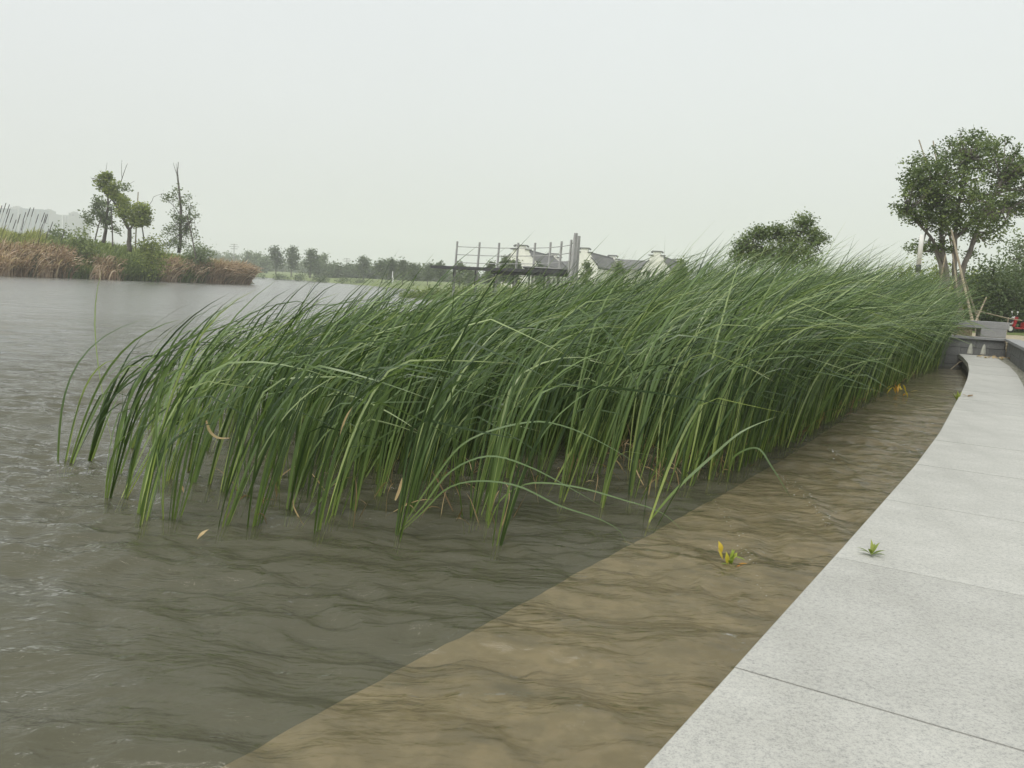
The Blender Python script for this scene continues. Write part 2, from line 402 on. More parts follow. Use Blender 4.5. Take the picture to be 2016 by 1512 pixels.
# ------------------------------------------------------------------ water sheet, really displaced
def graded(lo, f0, f1, hi, d, grow=1.06):
    a = list(np.arange(f0, f1, d)); s = d; x = a[-1]
    while x < hi: s *= grow; x += s; a.append(min(x, hi))
    s = d; x = f0; b = []
    while x > lo: s *= grow; x -= s; b.append(max(x, lo))
    return np.array(sorted(set(b)) + a)
wx = graded(-2200, -5.5, 7.0, 2200, 0.034); wy = graded(-60, 2.2, 13.5, 2500, 0.034, 1.035)
X, Y = np.meshgrid(wx, wy)
def snoise(X, Y, sc, seed):
    r = np.random.default_rng(seed); Z = np.zeros_like(X)
    for k in range(9):
        an = r.normal(1.45, 0.55); kk = 2 * math.pi / sc * r.uniform(0.7, 1.5); ph = r.uniform(0, 6.28)
        Z += np.sin((X * math.cos(an) + Y * math.sin(an)) * kk + ph)
    return Z / 9
Xw = X + 0.12 * snoise(X, Y, 2.2, 5); Yw = Y + 0.12 * snoise(X, Y, 1.9, 6)
Z = 0.055 * snoise(Xw, Yw, 1.5, 1) + 0.048 * snoise(Xw, Yw, 0.62, 2) + 0.016 * snoise(Xw, Yw, 0.31, 12)
c = snoise(Xw, Yw, 0.36, 3); Z += 0.017 * (1 - np.abs(c) * 3.2) * np.clip(snoise(X, Y, 2.8, 8) * 2 + 0.6, 0, 1.2)
c = snoise(Xw, Yw, 0.19, 4); Z += 0.0062 * (1 - np.abs(c) * 3)
# narrow steep little crests in patches, flat water between them
env = np.clip(snoise(X, Y, 2.4, 31) * 1.6 + 0.55, 0, 1)
for sc, am, wd_, sdn in ((1.15, 0.009, 0.10, 21), (0.7, 0.005, 0.12, 22)):
    c = snoise(Xw, Yw * 1.15, sc, sdn)
    Z += am * np.exp(-(np.where(c > 0, c / (wd_ * 0.55), c / (wd_ * 1.8))) ** 2) * env
# reflected wavelets in the channel beside the wall
def ridge(P, amp, wid):
    global Z
    P = [pl(x, y, 0)[:2] for x, y in P]
    best = np.full(X.shape, 9.0); sg = np.zeros_like(X); tt = np.zeros_like(X)
    n = len(P) - 1
    for i in range(n):
        a, b = P[i], P[i + 1]; d = b - a; L2 = d @ d
        t = np.clip(((X - a[0]) * d[0] + (Y - a[1]) * d[1]) / L2, 0, 1)
        dx = X - a[0] - t * d[0]; dy = Y - a[1] - t * d[1]
        q = np.hypot(dx, dy); sd_ = np.sign(dx * d[1] - dy * d[0])
        msk = q < best; best = np.where(msk, q, best); sg = np.where(msk, sd_, sg); tt = np.where(msk, (i + t) / n, tt)
    sdist = best * sg
    env = np.sin(np.clip(tt, 0.02, 0.98) * math.pi) ** 0.6
    steep = np.where(sdist > 0, wid * 0.35, wid * 1.3)
    Z += amp * env * np.exp(-(sdist / steep) ** 2) - amp * 0.4 * env * np.exp(-((sdist + wid * 2.6) / (wid * 1.3)) ** 2)
ridge([(1520, 930), (1560, 960), (1600, 995), (1640, 1045), (1655, 1085)], 0.034, 0.09)
ridge([(1395, 975), (1430, 1015), (1462, 1060), (1485, 1115), (1500, 1160)], 0.028, 0.08)
ridge([(1620, 880), (1650, 905), (1690, 935)], 0.022, 0.06)
ridge([(1500, 1110), (1420, 1150), (1330, 1165)], 0.014, 0.06)
ridge([(1480, 1240), (1380, 1270), (1290, 1285)], 0.016, 0.07)
ridge([(1500, 1390), (1400, 1400), (1280, 1390)], 0.016, 0.07)
fall = np.clip(1.25 - np.hypot(X - 1, Y - 6) / 30, 0.15, 1); Z *= fall
nx, ny = len(wx), len(wy)
idx = np.arange(nx * ny).reshape(ny, nx)
Fq = np.stack([idx[:-1, :-1], idx[:-1, 1:], idx[1:, 1:], idx[1:, :-1]], -1).reshape(-1, 4)
tag(link('lake_water', mesh('lake_water', np.stack([X, Y, Z], -1).reshape(-1, 3), Fq), M_water), kind='structure')

# ------------------------------------------------------------------ land beyond
shore = np.array([(-900, 420), (-300, 380), (-140, 330), (-86.5, 281), (-62, 246), (-50.3, 224), (-38.9, 212), (-21.7, 172), (-13, 150), (-6, 118), (2, 88), (8, 62), (11, 45), (14.0, 37), (17, 31.5), (24, 31.5), (60, 31), (900, 31)], float)
rows = [(-1.5, -1.2), (0, -0.05), (1.2, 0.35), (5, 0.8), (18, 1.3), (45, 1.75), (120, 2.4), (3200, 6)]
S, _ = resample(shore, 6.0)
Tn = np.gradient(S, axis=0); Tn /= np.linalg.norm(Tn, axis=1)[:, None]
Nn = np.stack([-Tn[:, 1], Tn[:, 0]], 1)
rd = np.array([0.25, 1.0]); V = []
for j, (off, z) in enumerate(rows):
    bl = min(1, off / 40) if off > 0 else 0
    for i in range(len(S)):
        d = Nn[i] * (1 - bl) + rd / np.linalg.norm(rd) * bl
        wv = 0.25 * math.sin(i * 0.7 + j) * min(1, max(0, off) / 5)
        V.append((S[i][0] + d[0] * off, S[i][1] + d[1] * off, z + wv * 0.5))
n = len(S); Fq = [(j * n + i, j * n + i + 1, (j + 1) * n + i + 1, (j + 1) * n + i) for j in range(len(rows) - 1) for i in range(n - 1)]
tag(link('far_bank_lawn', mesh('far_bank_lawn', V, Fq), M_lawn), kind='structure')

# ------------------------------------------------------------------ terrace with its retaining wall
WA, WB = np.array([8.5, 29.0]), np.array([16.15, 28.05])          # long face seen across the water
side = [edge_at(s, 1.49) for s in np.linspace(SMAX - 16, SMAX - 0.2, 12)]
terr = thing('terrace', None, None); tag(terr, kind='structure')
# paved top as a fan from the wall lines
def strip(Lp, Rp, z0, z1, name, mat, parent):
    m_ = MB(); m_.prism((Lp, Rp), z0, z1); return m_.build(name, mat, parent)
strip([WA + np.array([0, 0.25]), WB + np.array([0.25, 0.25])], [WA + np.array([0.5, 6.3]), WB + np.array([0.4, 6.3])], -1.0, ZT - 0.012, 'terrace_fill', M_tan, terr)
sidew = [np.array(q) + np.array([0.25, -0.05]) for q in side] + [WB + np.array([0.25, 0.25]), WB + np.array([0.4, 6.3])]
strip(sidew, [np.array([q[0] + 45, q[1]]) for q in sidew], -1.0, ZT - 0.012, 'plaza_fill', M_tan, terr)

def block_wall(name, label, P0, P1, z0, z1, courses, blen, inward, cope=True):
    t = thing(name, label, 'wall', (P0[0], P0[1], 0))
    d = np.array(P1) - np.array(P0); Ln = np.linalg.norm(d); u = d / Ln; rz = math.atan2(u[1], u[0])
    nrm = np.array(inward, float)
    core = MB(); c_ = d / 2 + nrm * 0.16
    core.box((c_[0], c_[1], (z0 + z1) / 2 - 0.02), (Ln - 0.01, 0.2, z1 - z0 - 0.04), rz); core.build('wall_core', M_mortar, t)
    lib = []
    hh = (z1 - z0) / courses
    for ci in range(courses):
        s = -rnd.uniform(0, blen * 0.5) if ci % 2 else 0
        while s < Ln - 0.05:
            a = max(0, s); b = min(Ln, s + blen); s += blen
            if b - a < 0.08: continue
            m_ = MB(); m_.box((0, 0, 0), (b - a - 0.012, 0.1, hh - 0.012), bev=0.006)
            o = m_.build('stone_block', M_stone_dark, t)
            p_ = u * (a + b) / 2 + nrm * (0.05 + rnd.uniform(-.006, .006))
            o.location = (p_[0], p_[1], z0 + hh * (ci + .5)); o.rotation_euler = (0, 0, rz)
    if cope:
        s = 0
        while s < Ln - 0.01:
            b = min(Ln, s + 1.4); m_ = MB(); m_.box((0, 0, 0), (b - s - 0.008, 0.42, 0.085), bev=0.008)
            o = m_.build('coping_stone', M_stone_grey, t); p_ = u * (s + b) / 2 + nrm * 0.13
            o.location = (p_[0], p_[1], z1 + 0.0425); o.rotation_euler = (0, 0, rz); s = b
    return t
uW = (WB - WA) / np.linalg.norm(WB - WA); nW = np.array([-uW[1], uW[0]])
bw = block_wall('retaining_wall', 'dark grey stone block wall facing the water behind the reeds', WA, WB, -0.75, ZT - 0.085, 6, 0.9, nW)
# two white lime runs on that wall
for px in (1910, 1935):
    q = at(px, 690, 28.2)
    V = []; Fq = []
    hgt = 0.34; n_ = 6
    for k in range(n_):
        f = k / (n_ - 1); wd = 0.085 * (1 - f) ** 0.6 + 0.015
        V += [(-wd, 0, f * hgt), (wd * 0.8, 0, f * hgt)]
        if k < n_ - 1: Fq.append((2 * k, 2 * k + 1, 2 * k + 3, 2 * k + 2))
    V = V + [(x, 0.02, z) for x, y, z in V]; m0 = 2 * n_
    Fq += [(2 * k, 2 * k + 2, 2 * k + 2 + m0, 2 * k + m0) for k in range(n_ - 1)] + [(2 * k + 1, 2 * k + 1 + m0, 2 * k + 3 + m0, 2 * k + 3) for k in range(n_ - 1)]
    o = link('lime_stain', mesh('lime_stain', V, Fq), M_stain, bw)
    ps = (np.array([q[0], q[1]]) - WA) @ uW; pp = uW * ps - nW * 0.012
    o.location = (pp[0], pp[1], ZW + 0.03); o.rotation_euler = (0, 0, math.atan2(uW[1], uW[0]))
sd0, sd1 = np.array(side[0]), WB + np.array([0.0, -0.05])
uS = (sd1 - sd0) / np.linalg.norm(sd1 - sd0); nS = np.array([uS[1], -uS[0]])
block_wall('retaining_wall', 'low dark stone wall along the right side of the walkway, at the right picture edge', sd0, sd1, ZW - 0.1, ZT - 0.085, 2, 0.9, nS)

# bench of long grey slab on stone piers, at the terrace edge
q0 = at(1868, 632, 28.9); q1 = at(1992, 642, 28.5)
bench = thing('stone_bench', 'long grey stone slab bench on the terrace above the wall', 'bench', (float((q0[0] + q1[0]) / 2), 28.9, ZT))
L_ = float(q1[0] - q0[0]); 
zb = float(at(1930, 639, 28.7)[2]) - ZT
m_ = MB(); m_.box((0, 0, zb), (L_, 0.5, 0.24), rz=-0.06, bev=0.01); m_.build('seat_slab', M_stone_grey, bench)
for dx, ww, dy, mt in ((L_ / 2 - 0.5, 0.82, -0.08, M_stone_grey), (L_ / 2 - 1.35, 0.5, 0.1, M_tan), (L_ / 2 - 1.95, 0.16, 0.1, M_stone_grey)):
    m_ = MB(); m_.box((dx, dy - dx * 0.06, (zb - 0.12) / 2), (ww, 0.36, zb - 0.125), rz=-0.06, bev=0.01); m_.build('pier', mt, bench)

# ------------------------------------------------------------------ blades
def blades(base, L, fan, wind, droop, width, nseg, seed=0, kink=None, kamt=None, facing=None, twist=0.8, pw=2.8):
    """base (n,3) fan (n,2) lean, wind (n,2) vector reached at the tip; returns V,F,tint-repeat index,along"""
    r = np.random.default_rng(seed); n = len(L); s = np.linspace(0, 1, nseg + 1)
    T = np.zeros((n, nseg + 1, 3)); p = s[None, :] ** pw
    T[..., 0] = fan[:, 0:1] + wind[:, 0:1] * p; T[..., 1] = fan[:, 1:2] + wind[:, 1:2] * p
    T[..., 2] = 1 - droop[:, None] * s[None, :] ** 2.4
    if kink is not None:
        k = (s[None, :] > kink[:, None]).astype(float) * kamt[:, None]
        T[..., 2] -= k * 1.5; T[..., 0] += k * 0.8
    T /= np.linalg.norm(T, axis=2)[..., None]
    step = (T[:, :-1] + T[:, 1:]) / 2 * (L[:, None, None] / nseg)
    P = np.concatenate([np.zeros((n, 1, 3)), np.cumsum(step, 1)], 1) + base[:, None, :]
    q = facing if facing is not None else r.normal(size=(n, 3)); q = q / np.linalg.norm(q, axis=1)[:, None]
    a = np.cross(T, q[:, None, :]); a /= np.linalg.norm(a, axis=2)[..., None] + 1e-6
    b = np.cross(T, a)
    tw = (r.uniform(-twist, twist, n))[:, None] * s[None, :] * 2
    sd_ = a * np.cos(tw)[..., None] + b * np.sin(tw)[..., None]
    pr = np.minimum(1, 0.6 + s * 1.6) * np.clip(1 - np.clip((s - 0.5) / 0.5, 0, 1) ** 2.0, 0.02, 1)
    off = sd_ * (width[:, None, None] * 0.5 * pr[None, :, None])
    V = np.stack([P - off, P + off], 2).reshape(-1, 3)
    m = 2 * (nseg + 1); k = np.arange(nseg) * 2
    f1 = np.stack([k, k + 1, k + 3, k + 2], 1)
    Fq = (f1[None] + (np.arange(n) * m)[:, None, None]).reshape(-1, 4)
    along = np.tile(np.repeat(s, 2), n)
    return V, Fq, m, along

def in_poly(x, y, P):
    c = False; j = len(P) - 1
    for i in range(len(P)):
        if (P[i][1] > y) != (P[j][1] > y) and x < (P[j][0] - P[i][0]) * (y - P[i][1]) / (P[j][1] - P[i][1]) + P[i][0]: c = not c
        j = i
    return c
def dist_poly(x, y, P):
    best = 1e9
    for i in range(len(P) - 1):
        a = np.array(P[i][:2]); b = np.array(P[i + 1][:2]); d = b - a
        t = min(1, max(0, ((x - a[0]) * d[0] + (y - a[1]) * d[1]) / (d @ d)))
        best = min(best, math.hypot(x - a[0] - t * d[0], y - a[1] - t * d[1]))
    return best

def stand_h(x, y):
    return float(np.interp(x - 0.10 * (y - 7), [-4.6, -3.0, -1.2, 0.6, 2.2, 5], [1.5, 1.68, 1.9, 2.16, 2.42, 2.48])) + max(0, min(.3, (y - 16) * .04))

WIND = np.array([0.98, -0.10])
def shoot_params(x, y, H, r, nl=None, lean=1.0):
    nl = nl or int(r.integers(7, 13))
    L = H / 0.82 * np.clip(r.normal(0.88, 0.15, nl), 0.4, 1.04)
    az = r.uniform(0, math.pi); fa = np.array([math.cos(az), math.sin(az)])
    sp = r.normal(0, 0.13, nl)
    fan = sp[:, None] * fa[None] + r.normal(0, 0.035, (nl, 2)) + WIND * float(np.interp(x, [-4, -1, 2, 6], [.26, .19, .13, .08])) * lean
    strength = np.clip(r.normal(1.45, 0.45, nl), 0.7, 2.8) * lean * float(np.interp(y, [6, 14, 22], [1.0, .8, .6]))
    wd = WIND[None] * strength[:, None] + np.stack([r.normal(0, 0.2, nl), r.normal(0, 0.5, nl)], 1)
    droop = np.clip(r.normal(0.5, 0.4, nl), 0, 1.7)
    width = r.uniform(0.012, 0.021, nl)
    base = np.stack([sp * fa[0] * 0.25 + r.normal(0, .006, nl), sp * fa[1] * 0.25 + r.normal(0, .006, nl), np.full(nl, -0.12)], 1)
    kink = np.where(r.random(nl) < 0.36, r.uniform(0.5, 0.9, nl), 2.0); kamt = r.uniform(0.2, 0.85, nl)
    fac = np.stack([r.normal(0.0, 0.7, nl), r.normal(-0.5, 0.8, nl), r.normal(0.5, 0.7, nl)], 1)
    tint = np.clip(r.normal(0.48, 0.34, nl), 0, 1)
    return base, L, fan, wd, droop, width, kink, kamt, fac, tint

# hand-placed shoots of the near edge, bases read off the photograph: (px, py, leaves, height factor, lean)
NEAR = [(125, 915, 9, 1.02, 1.0), (212, 980, 9, .98, .95), (243, 974, 7, .9, .9), (278, 1026, 8, 1.0, .95), (318, 965, 4, .6, .6), (342, 1016, 8, 1.0, .95), (372, 958, 9, .95, .9),
        (405, 962, 8, .95, .9), (430, 1036, 8, 1.05, 1.15), (300, 905, 9, 1, .9), (470, 985, 6, .9, .8), (535, 970, 8, .95, .8), (568, 972, 8, .98, .9), (625, 1042, 9, 1.03, 1.1), (655, 1016, 8, 1, .8),
        (690, 1012, 10, 1.02, .75), (780, 1052, 11, 1.02, .7), (742, 975, 8, 1, .8), (835, 980, 8, 1, .8), (890, 962, 7, 1, .8), (928, 1018, 10, 1.0, .6), (955, 1030, 10, 1.0, .65), (975, 1070, 6, .95, .95),
        (1030, 935, 7, .98, .8), (1062, 950, 6, 1, .9), (1115, 925, 9, 1, .8), (1183, 992, 10, 1.0, .75), (1240, 986, 9, 1.0, .8), (1275, 1027, 4, .8, 1.6), (1300, 935, 8, 1, .8), (1345, 955, 8, 1, .8), (1392, 948, 8, 1, .7),
        (1432, 946, 7, 1, .7), (1150, 945, 7, 1, .8), (600, 985, 6, .95, .85), (500, 955, 7, .9, .8)]
ORD = ['first', 'second', 'third', 'fourth', 'fifth', 'sixth', 'seventh', 'eighth', 'ninth', 'tenth', 'eleventh', 'twelfth', 'thirteenth', 'fourteenth', 'fifteenth', 'sixteenth', 'seventeenth', 'eighteenth', 'nineteenth', 'twentieth',
       'twenty-first', 'twenty-second', 'twenty-third', 'twenty-fourth', 'twenty-fifth', 'twenty-sixth', 'twenty-seventh', 'twenty-eighth', 'twenty-ninth', 'thirtieth', 'thirty-first', 'thirty-second', 'thirty-third', 'thirty-fourth', 'thirty-fifth', 'thirty-sixth']
front_px = [(125, 915), (212, 975), (278, 1020), (430, 1030), (625, 1036), (780, 1046), (975, 1060), (1100, 985), (1183, 985), (1260, 985), (1340, 958), (1432, 946), (1500, 905), (1560, 876), (1650, 826), (1750, 766), (1800, 741)]
FR = [tuple(pl(x, y, 0)[:2]) for x, y in front_px]
POLY = FR + [(14.3, 28.4), (9.5, 28.6), (4.5, 24.5), (0.3, 19.5), (-2.3, 14.5), (-3.6, 12.0), (-4.35, 9.9)]

def make_shoot(x, y, H, r, label, group, leaves=True, nl=None, lean=1.0, name='cattail_clump', nseg=11):
    pr = shoot_params(x, y, H, r, nl, lean)
    t = thing(name, label, 'cattail', (x, y, 0), group)
    base, L, fan, wd, droop, width, kink, kamt, fac, tint = pr
    n = len(L)
    for i in range(n):
        sl_ = slice(i, i + 1)
        V, Fq, m, al = blades(base[sl_], L[sl_], fan[sl_], wd[sl_], droop[sl_], width[sl_], nseg, int(r.integers(1e9)), kink[sl_], kamt[sl_], fac[sl_])
        link('leaf', mesh('leaf', V, Fq, {'tint': np.full(len(V), tint[i]), 'along': al}), M_reed, t)
    return t

rs = np.random.default_rng(5)
order = sorted(range(len(NEAR)), key=lambda i: NEAR[i][0])
placed = []
descr = {0: 'lone green cattail clump standing furthest left in open water'}
near_roots = {}
for k, i in enumerate(order):
    px, py, nl, hf, ln = NEAR[i]
    w_ = pl(px, py, 0); H = stand_h(w_[0], w_[1]) * hf
    lab = descr.get(k) or ('green cattail clump in open water, %s from the left along the ragged front edge' % ORD[k])
    near_roots[i] = make_shoot(w_[0], w_[1], H, rs, lab, 'cattail clumps standing apart along the front edge', nl=nl, lean=ln, nseg=12)
    placed.append((w_[0], w_[1]))

def path_leaf(points, root, width, tint, mat, name='leaf', facing=(0.1, -0.6, 0.75), n=26, tip=True):
    P = np.array([at(x, y, D) for x, y, D in points])
    d = np.r_[0, np.cumsum(np.linalg.norm(np.diff(P, axis=0), axis=1))]; s = np.linspace(0, 1, n + 1)
    # Catmull-Rom through the points
    def cr(t):
        t = min(t, len(P) - 1 - 1e-6); i = int(t); f = t - i
        p0 = P[max(0, i - 1)]; p1 = P[i]; p2 = P[i + 1]; p3 = P[min(len(P) - 1, i + 2)]
        return 0.5 * (2 * p1 + (p2 - p0) * f + (2 * p0 - 5 * p1 + 4 * p2 - p3) * f * f + (3 * p1 - p0 - 3 * p2 + p3) * f ** 3)
    Q = np.array([cr(np.interp(v * d[-1], d, np.arange(len(P)))) for v in s])
    T = np.gradient(Q, axis=0); T /= np.linalg.norm(T, axis=1)[:, None]
    sd_ = np.cross(T, np.array(facing)); sd_ /= np.linalg.norm(sd_, axis=1)[:, None]
    pr = np.minimum(1, 0.5 + s * 2) * np.clip(1 - np.clip((s - 0.5) / 0.5, 0, 1) ** 1.8, 0.03, 1)
    o0 = np.array(root.location) if root is not None else Q[0]
    V = np.stack([Q - sd_ * (width / 2) * pr[:, None], Q + sd_ * (width / 2) * pr[:, None]], 1).reshape(-1, 3) - o0
    k = np.arange(n) * 2; Fq = np.stack([k, k + 1, k + 3, k + 2], 1)
    m = mesh(name, V, Fq, {'tint': np.full(len(V), tint), 'along': np.repeat(s, 2)})
    return link(name, m, mat, root, None if root is not None else tuple(o0))
r16, r20, r22 = near_roots[16], near_roots[20], near_roots[22]
path_leaf([(785, 1045, 5.95), (830, 1000, 5.9), (885, 930, 5.85), (960, 898, 5.8), (1040, 918, 5.75), (1130, 965, 5.75), (1190, 1000, 5.7)], r16, .015, .6, M_reed)
path_leaf([(788, 1048, 5.95), (830, 1010, 5.8), (880, 962, 5.7), (940, 947, 5.6), (1020, 957, 5.5), (1100, 995, 5.45), (1180, 1022, 5.4), (1225, 1050, 5.4), (1237, 1090, 5.4)], r16, .015, .55, M_reed)
path_leaf([(790, 1040, 5.95), (850, 950, 6.0), (920, 868, 6.0), (1040, 831, 6.0), (1120, 842, 6.0), (1200, 880, 6.0), (1262, 918, 6.0)], r16, .016, .6, M_reed)
path_leaf([(960, 1040, 6.0), (985, 985, 5.9), (1030, 955, 5.8), (1080, 951, 5.75), (1150, 962, 5.7), (1230, 985, 5.6), (1300, 1008, 5.55), (1350, 1050, 5.5)], r20, .014, .6, M_reed)
path_leaf([(1278, 1026, 6.65), (1330, 965, 6.6), (1400, 900, 6.6), (1460, 850, 6.6), (1530, 820, 6.6)], near_roots[28], .022, .7, M_reed)
path_leaf([(1130, 600, 6.8), (1180, 640, 6.7), (1230, 700, 6.7), (1262, 790, 6.7)], near_roots[26], .02, .3, M_reed)
path_leaf([(1432, 946, 8.3), (1445, 900, 8.2), (1490, 882, 8.1), (1520, 920, 8.0), (1560, 985, 8.0)], near_roots[32], .022, .6, M_reed)

# the dense stand: dart-throw shoots inside the outline
cand = []
cell = {}
tries = 0
while tries < 34000:
    tries += 1
    x = rs.uniform(-4.6, 14.5); y = rs.uniform(5.6, 28.6)
    if not in_poly(x, y, POLY): continue
    df = dist_poly(x, y, FR)
    left = x + 0.55 * (y - 5.8) * 0.0 < -1.0
    D = math.hypot(x, y)
    mind = 0.128 if y < 9 else (0.14 if y < 15 else 0.2)
    if x < 1.6 and df < 1.8: mind = 0.72 - 0.31 * df
    if x < -1.9 : mind *= 1.45
    if x < -3.35 and rs.random() < 0.8: continue
    kx, ky = int(x / 0.3), int(y / 0.3); ok = True
    for a in (-1, 0, 1):
        for b in (-1, 0, 1):
            for (qx, qy) in cell.get((kx + a, ky + b), ()):
                if (qx - x) ** 2 + (qy - y) ** 2 < mind * mind: ok = False
    if ok and all((qx - x) ** 2 + (qy - y) ** 2 > 0.05 for qx, qy in placed):
        cell.setdefault((kx, ky), []).append((x, y)); cand.append((x, y, df))
def zone(x, y):
    if x < -1.6: return 'at the left end of the stand'
    if x < 1.0: return 'mid-stand behind the open front clumps'
    if y < 13: return 'along the brown shallow water at right'
    return 'at the far right near the wall'
cand.sort(key=lambda q: q[1] + 2.2 * q[2])
NIND = 300 - len(NEAR)
for k, (x, y, df) in enumerate(cand[:NIND]):
    H = stand_h(x, y) * rs.uniform(.9, 1.06)
    if k < 130:
        make_shoot(x, y, H, rs, 'green cattail clump bending right, packed ' + zone(x, y), 'cattail clumps ' + zone(x, y), nseg=10)
    else:
        pr = shoot_params(x, y, H, rs); base, L, fan, wd, droop, width, kink, kamt, fac, tint = pr
        V, Fq, m, al = blades(base, L, fan, wd, droop, width, 10, int(rs.integers(1e9)), kink, kamt, fac)
        o = link('cattail_clump', mesh('cattail_clump', V, Fq, {'tint': np.repeat(tint, m), 'along': al}), M_reed, None, (x, y, 0))
        tag(o, 'green cattail clump bending right, packed ' + zone(x, y), 'cattail', 'cattail clumps ' + zone(x, y))
acc = [[], [], [], [], [], [], [], [], [], []]
for (x, y, df) in cand[NIND:]:
    H = stand_h(x, y) * rs.uniform(.88, 1.08)
    pr = shoot_params(x, y, H, rs, nl=int(rs.integers(7, 11)) if y < 16 else int(rs.integers(8, 12)))
    b_ = pr[0] + np.array([x, y, 0]); pr = (b_,) + pr[1:]
    for a, v in zip(acc, pr): a.append(v)
acc = [np.concatenate(a) for a in acc]
base, L, fan, wd, droop, width, kink, kamt, fac, tint = acc
width = width * np.where(base[:, 1] > 14, 1.25, 1.0)
V, Fq, m, al = blades(base, L, fan, wd, droop, width, 8, 77, kink, kamt, fac)
tag(link('cattail_stand', mesh('cattail_stand', V, Fq, {'tint': np.repeat(tint, m), 'along': al}), M_reed),
    'dense stand of tall green cattails leaning right in the wind behind the front clumps', 'cattails', kind='stuff')
print('leaves in stand', len(L), 'clumps', len(cand))

# dry straw and broken blades among the bases
n = 420
bs = []; 
while len(bs) < n:
    x = rs.uniform(-2.2, 14); y = rs.uniform(5.8, 27)
    if in_poly(x, y, POLY) and dist_poly(x, y, FR) < (0.35 if x > 2 else 1.4) and (x > 1.2 or rs.random() < .35): bs.append((x, y, -0.02))
bs = np.array(bs); L = rs.uniform(.15, .5, n)
fan = rs.normal(0, .45, (n, 2)); wd = rs.normal(0, .6, (n, 2)); droop = rs.uniform(0, 2.2, n)
V, Fq, m, al = blades(bs, L, fan, wd, droop, rs.uniform(.006, .014, n), 6, 5)
tag(link('dead_straw', mesh('dead_straw', V, Fq, {'tint': np.repeat(rs.random(n), m), 'along': al}), M_dry), 'dry straw coloured broken blades around the cattail bases', 'straw', kind='stuff')
# single dry blades one can point to
for lab, pts, wd_ in (('curled tan dry blade hooked over the left cattails', [(406, 828, 6.0), (414, 850, 6.0), (430, 862, 6.0), (455, 862, 6.05)], .02),
                      ('slender bleached dry blade upright among the left-centre cattails', [(668, 868, 6.0), (676, 835, 6.0), (688, 808, 6.0), (700, 790, 6.1)], .014),
                      ('brown dry leaf bent at the foot of the centre front clump', [(778, 985, 5.8), (786, 965, 5.8), (792, 940, 5.8)], .02)):
    o = path_leaf(pts, None, wd_, .9, M_dry, name='dry_blade', n=10); tag(o, lab, 'dry leaf')

# floating bits
def leaf_blob(name, label, cat, loc, leaves, mat):
    """leaves: (dx,dy,dz,len,width,az,elev,tint)"""
    t = thing(name, label, cat, loc)
    for (dx, dy, dz, L1, W1, az, el, ti) in leaves:
        u = np.array([math.cos(az) * math.cos(el), math.sin(az) * math.cos(el), math.sin(el)])
        s_ = np.array([-math.sin(az), math.cos(az), 0]); nn = np.cross(u, s_)
        V = []; 
        prf = [0.08, .6, 1, .85, .45, .03]
        for k, f in enumerate(np.linspace(0, 1, 6)):
            c_ = np.array([dx, dy, dz]) + u * L1 * f - nn * (-0.18 * L1 * math.sin(f * 2.6))
            V += [c_ - s_ * W1 / 2 * prf[k] + nn * -0.1 * W1 * prf[k], c_, c_ + s_ * W1 / 2 * prf[k] + nn * -0.1 * W1 * prf[k]]
        Fq = []
        for k in range(5): Fq += [(3 * k, 3 * k + 1, 3 * k + 4, 3 * k + 3), (3 * k + 1, 3 * k + 2, 3 * k + 5, 3 * k + 4)]
        link('leaf', mesh('leaf', V, Fq, {'tint': np.full(len(V), ti)}), mat, t)
    return t
q = pl(1436, 1112, 0.02)
leaf_blob('floating_sprig', 'small yellow and green leafy sprig floating in the brown shallow water', 'sprig', q,
          [(-.035, .02, .05, .055, .034, 2.2, 1.0, .78), (-.03, .01, .02, .055, .03, 2.6, .9, .72), (-.01, 0, 0, .06, .026, 2.0, 1.2, .6), (0, 0, .03, .05, .02, .4, .9, .35), (.02, -.01, .045, .05, .022, -.5, -.3, .25), (.02, -.02, 0, .06, .035, -1.2, .2, 1.0),
           (.03, -.02, .01, .05, .03, -.3, .1, .95), (0, -.02, 0, .06, .024, 3.6, .2, .1), (0.01, 0, .0, .075, .02, 1.4, 1.1, .3), (0, -.01, .01, .05, .022, -1.8, .5, .15), (.015, 0, .03, .045, .02, .9, .4, .45)], M_yleaf).scale = (1.45, 1.45, 1.45)
q = pl(1716, 1092, ZW)
leaf_blob('weed', 'small pale green weed growing from a joint between the near paving slabs', 'weed', q,
          [(0, 0, 0, .085, .022, a, e_, t_) for a, e_, t_ in ((1.7, 1.2, .95), (.4, .8, .5), (.1, .2, .2), (2.8, .25, .2), (3.3, .2, .1), (-1.0, .15, .15), (-2.0, .15, .2), (4.0, .5, .3), (1.0, .5, .45))], M_tree_y)
q = pl(1885, 793, ZW - .1)
leaf_blob('weed', 'green weed sprouting beside the walkway edge above the far water', 'weed', q,
          [(0, 0, 0, .2, .045, a, e_, t_) for a, e_, t_ in ((1.7, 1.3, .75), (2.4, 1.0, .7), (.4, 1.1, .55), (3.2, .8, .5), (-2.2, .7, .6), (1.2, .8, .9), (3.9, 1.1, .8))], M_tree_y)
q = pl(388, 1062, .01)
leaf_blob('floating_leaf', 'single tan dead leaf floating left of the front clumps', 'dead leaf', q, [(0, 0, 0, .12, .03, 1.2, .25, .9), (0, 0, 0, .05, .02, .6, .6, .6)], M_dry)
q = pl(362, 970, .02)
leaf_blob('floating_leaf', 'reddish dead leaf floating between the left clumps', 'dead leaf', q, [(0, 0, 0, .11, .02, 2.2, .3, .35)], M_dry)
q = pl(1905, 781, ZW)
leaf_blob('dead_leaf', 'small dark dead leaf lying on the far paving', 'dead leaf', q, [(0, 0, .004, .12, .09, .3, .15, 0), (0, 0, .004, .10, .06, 2.6, .2, .1)], M_dry)
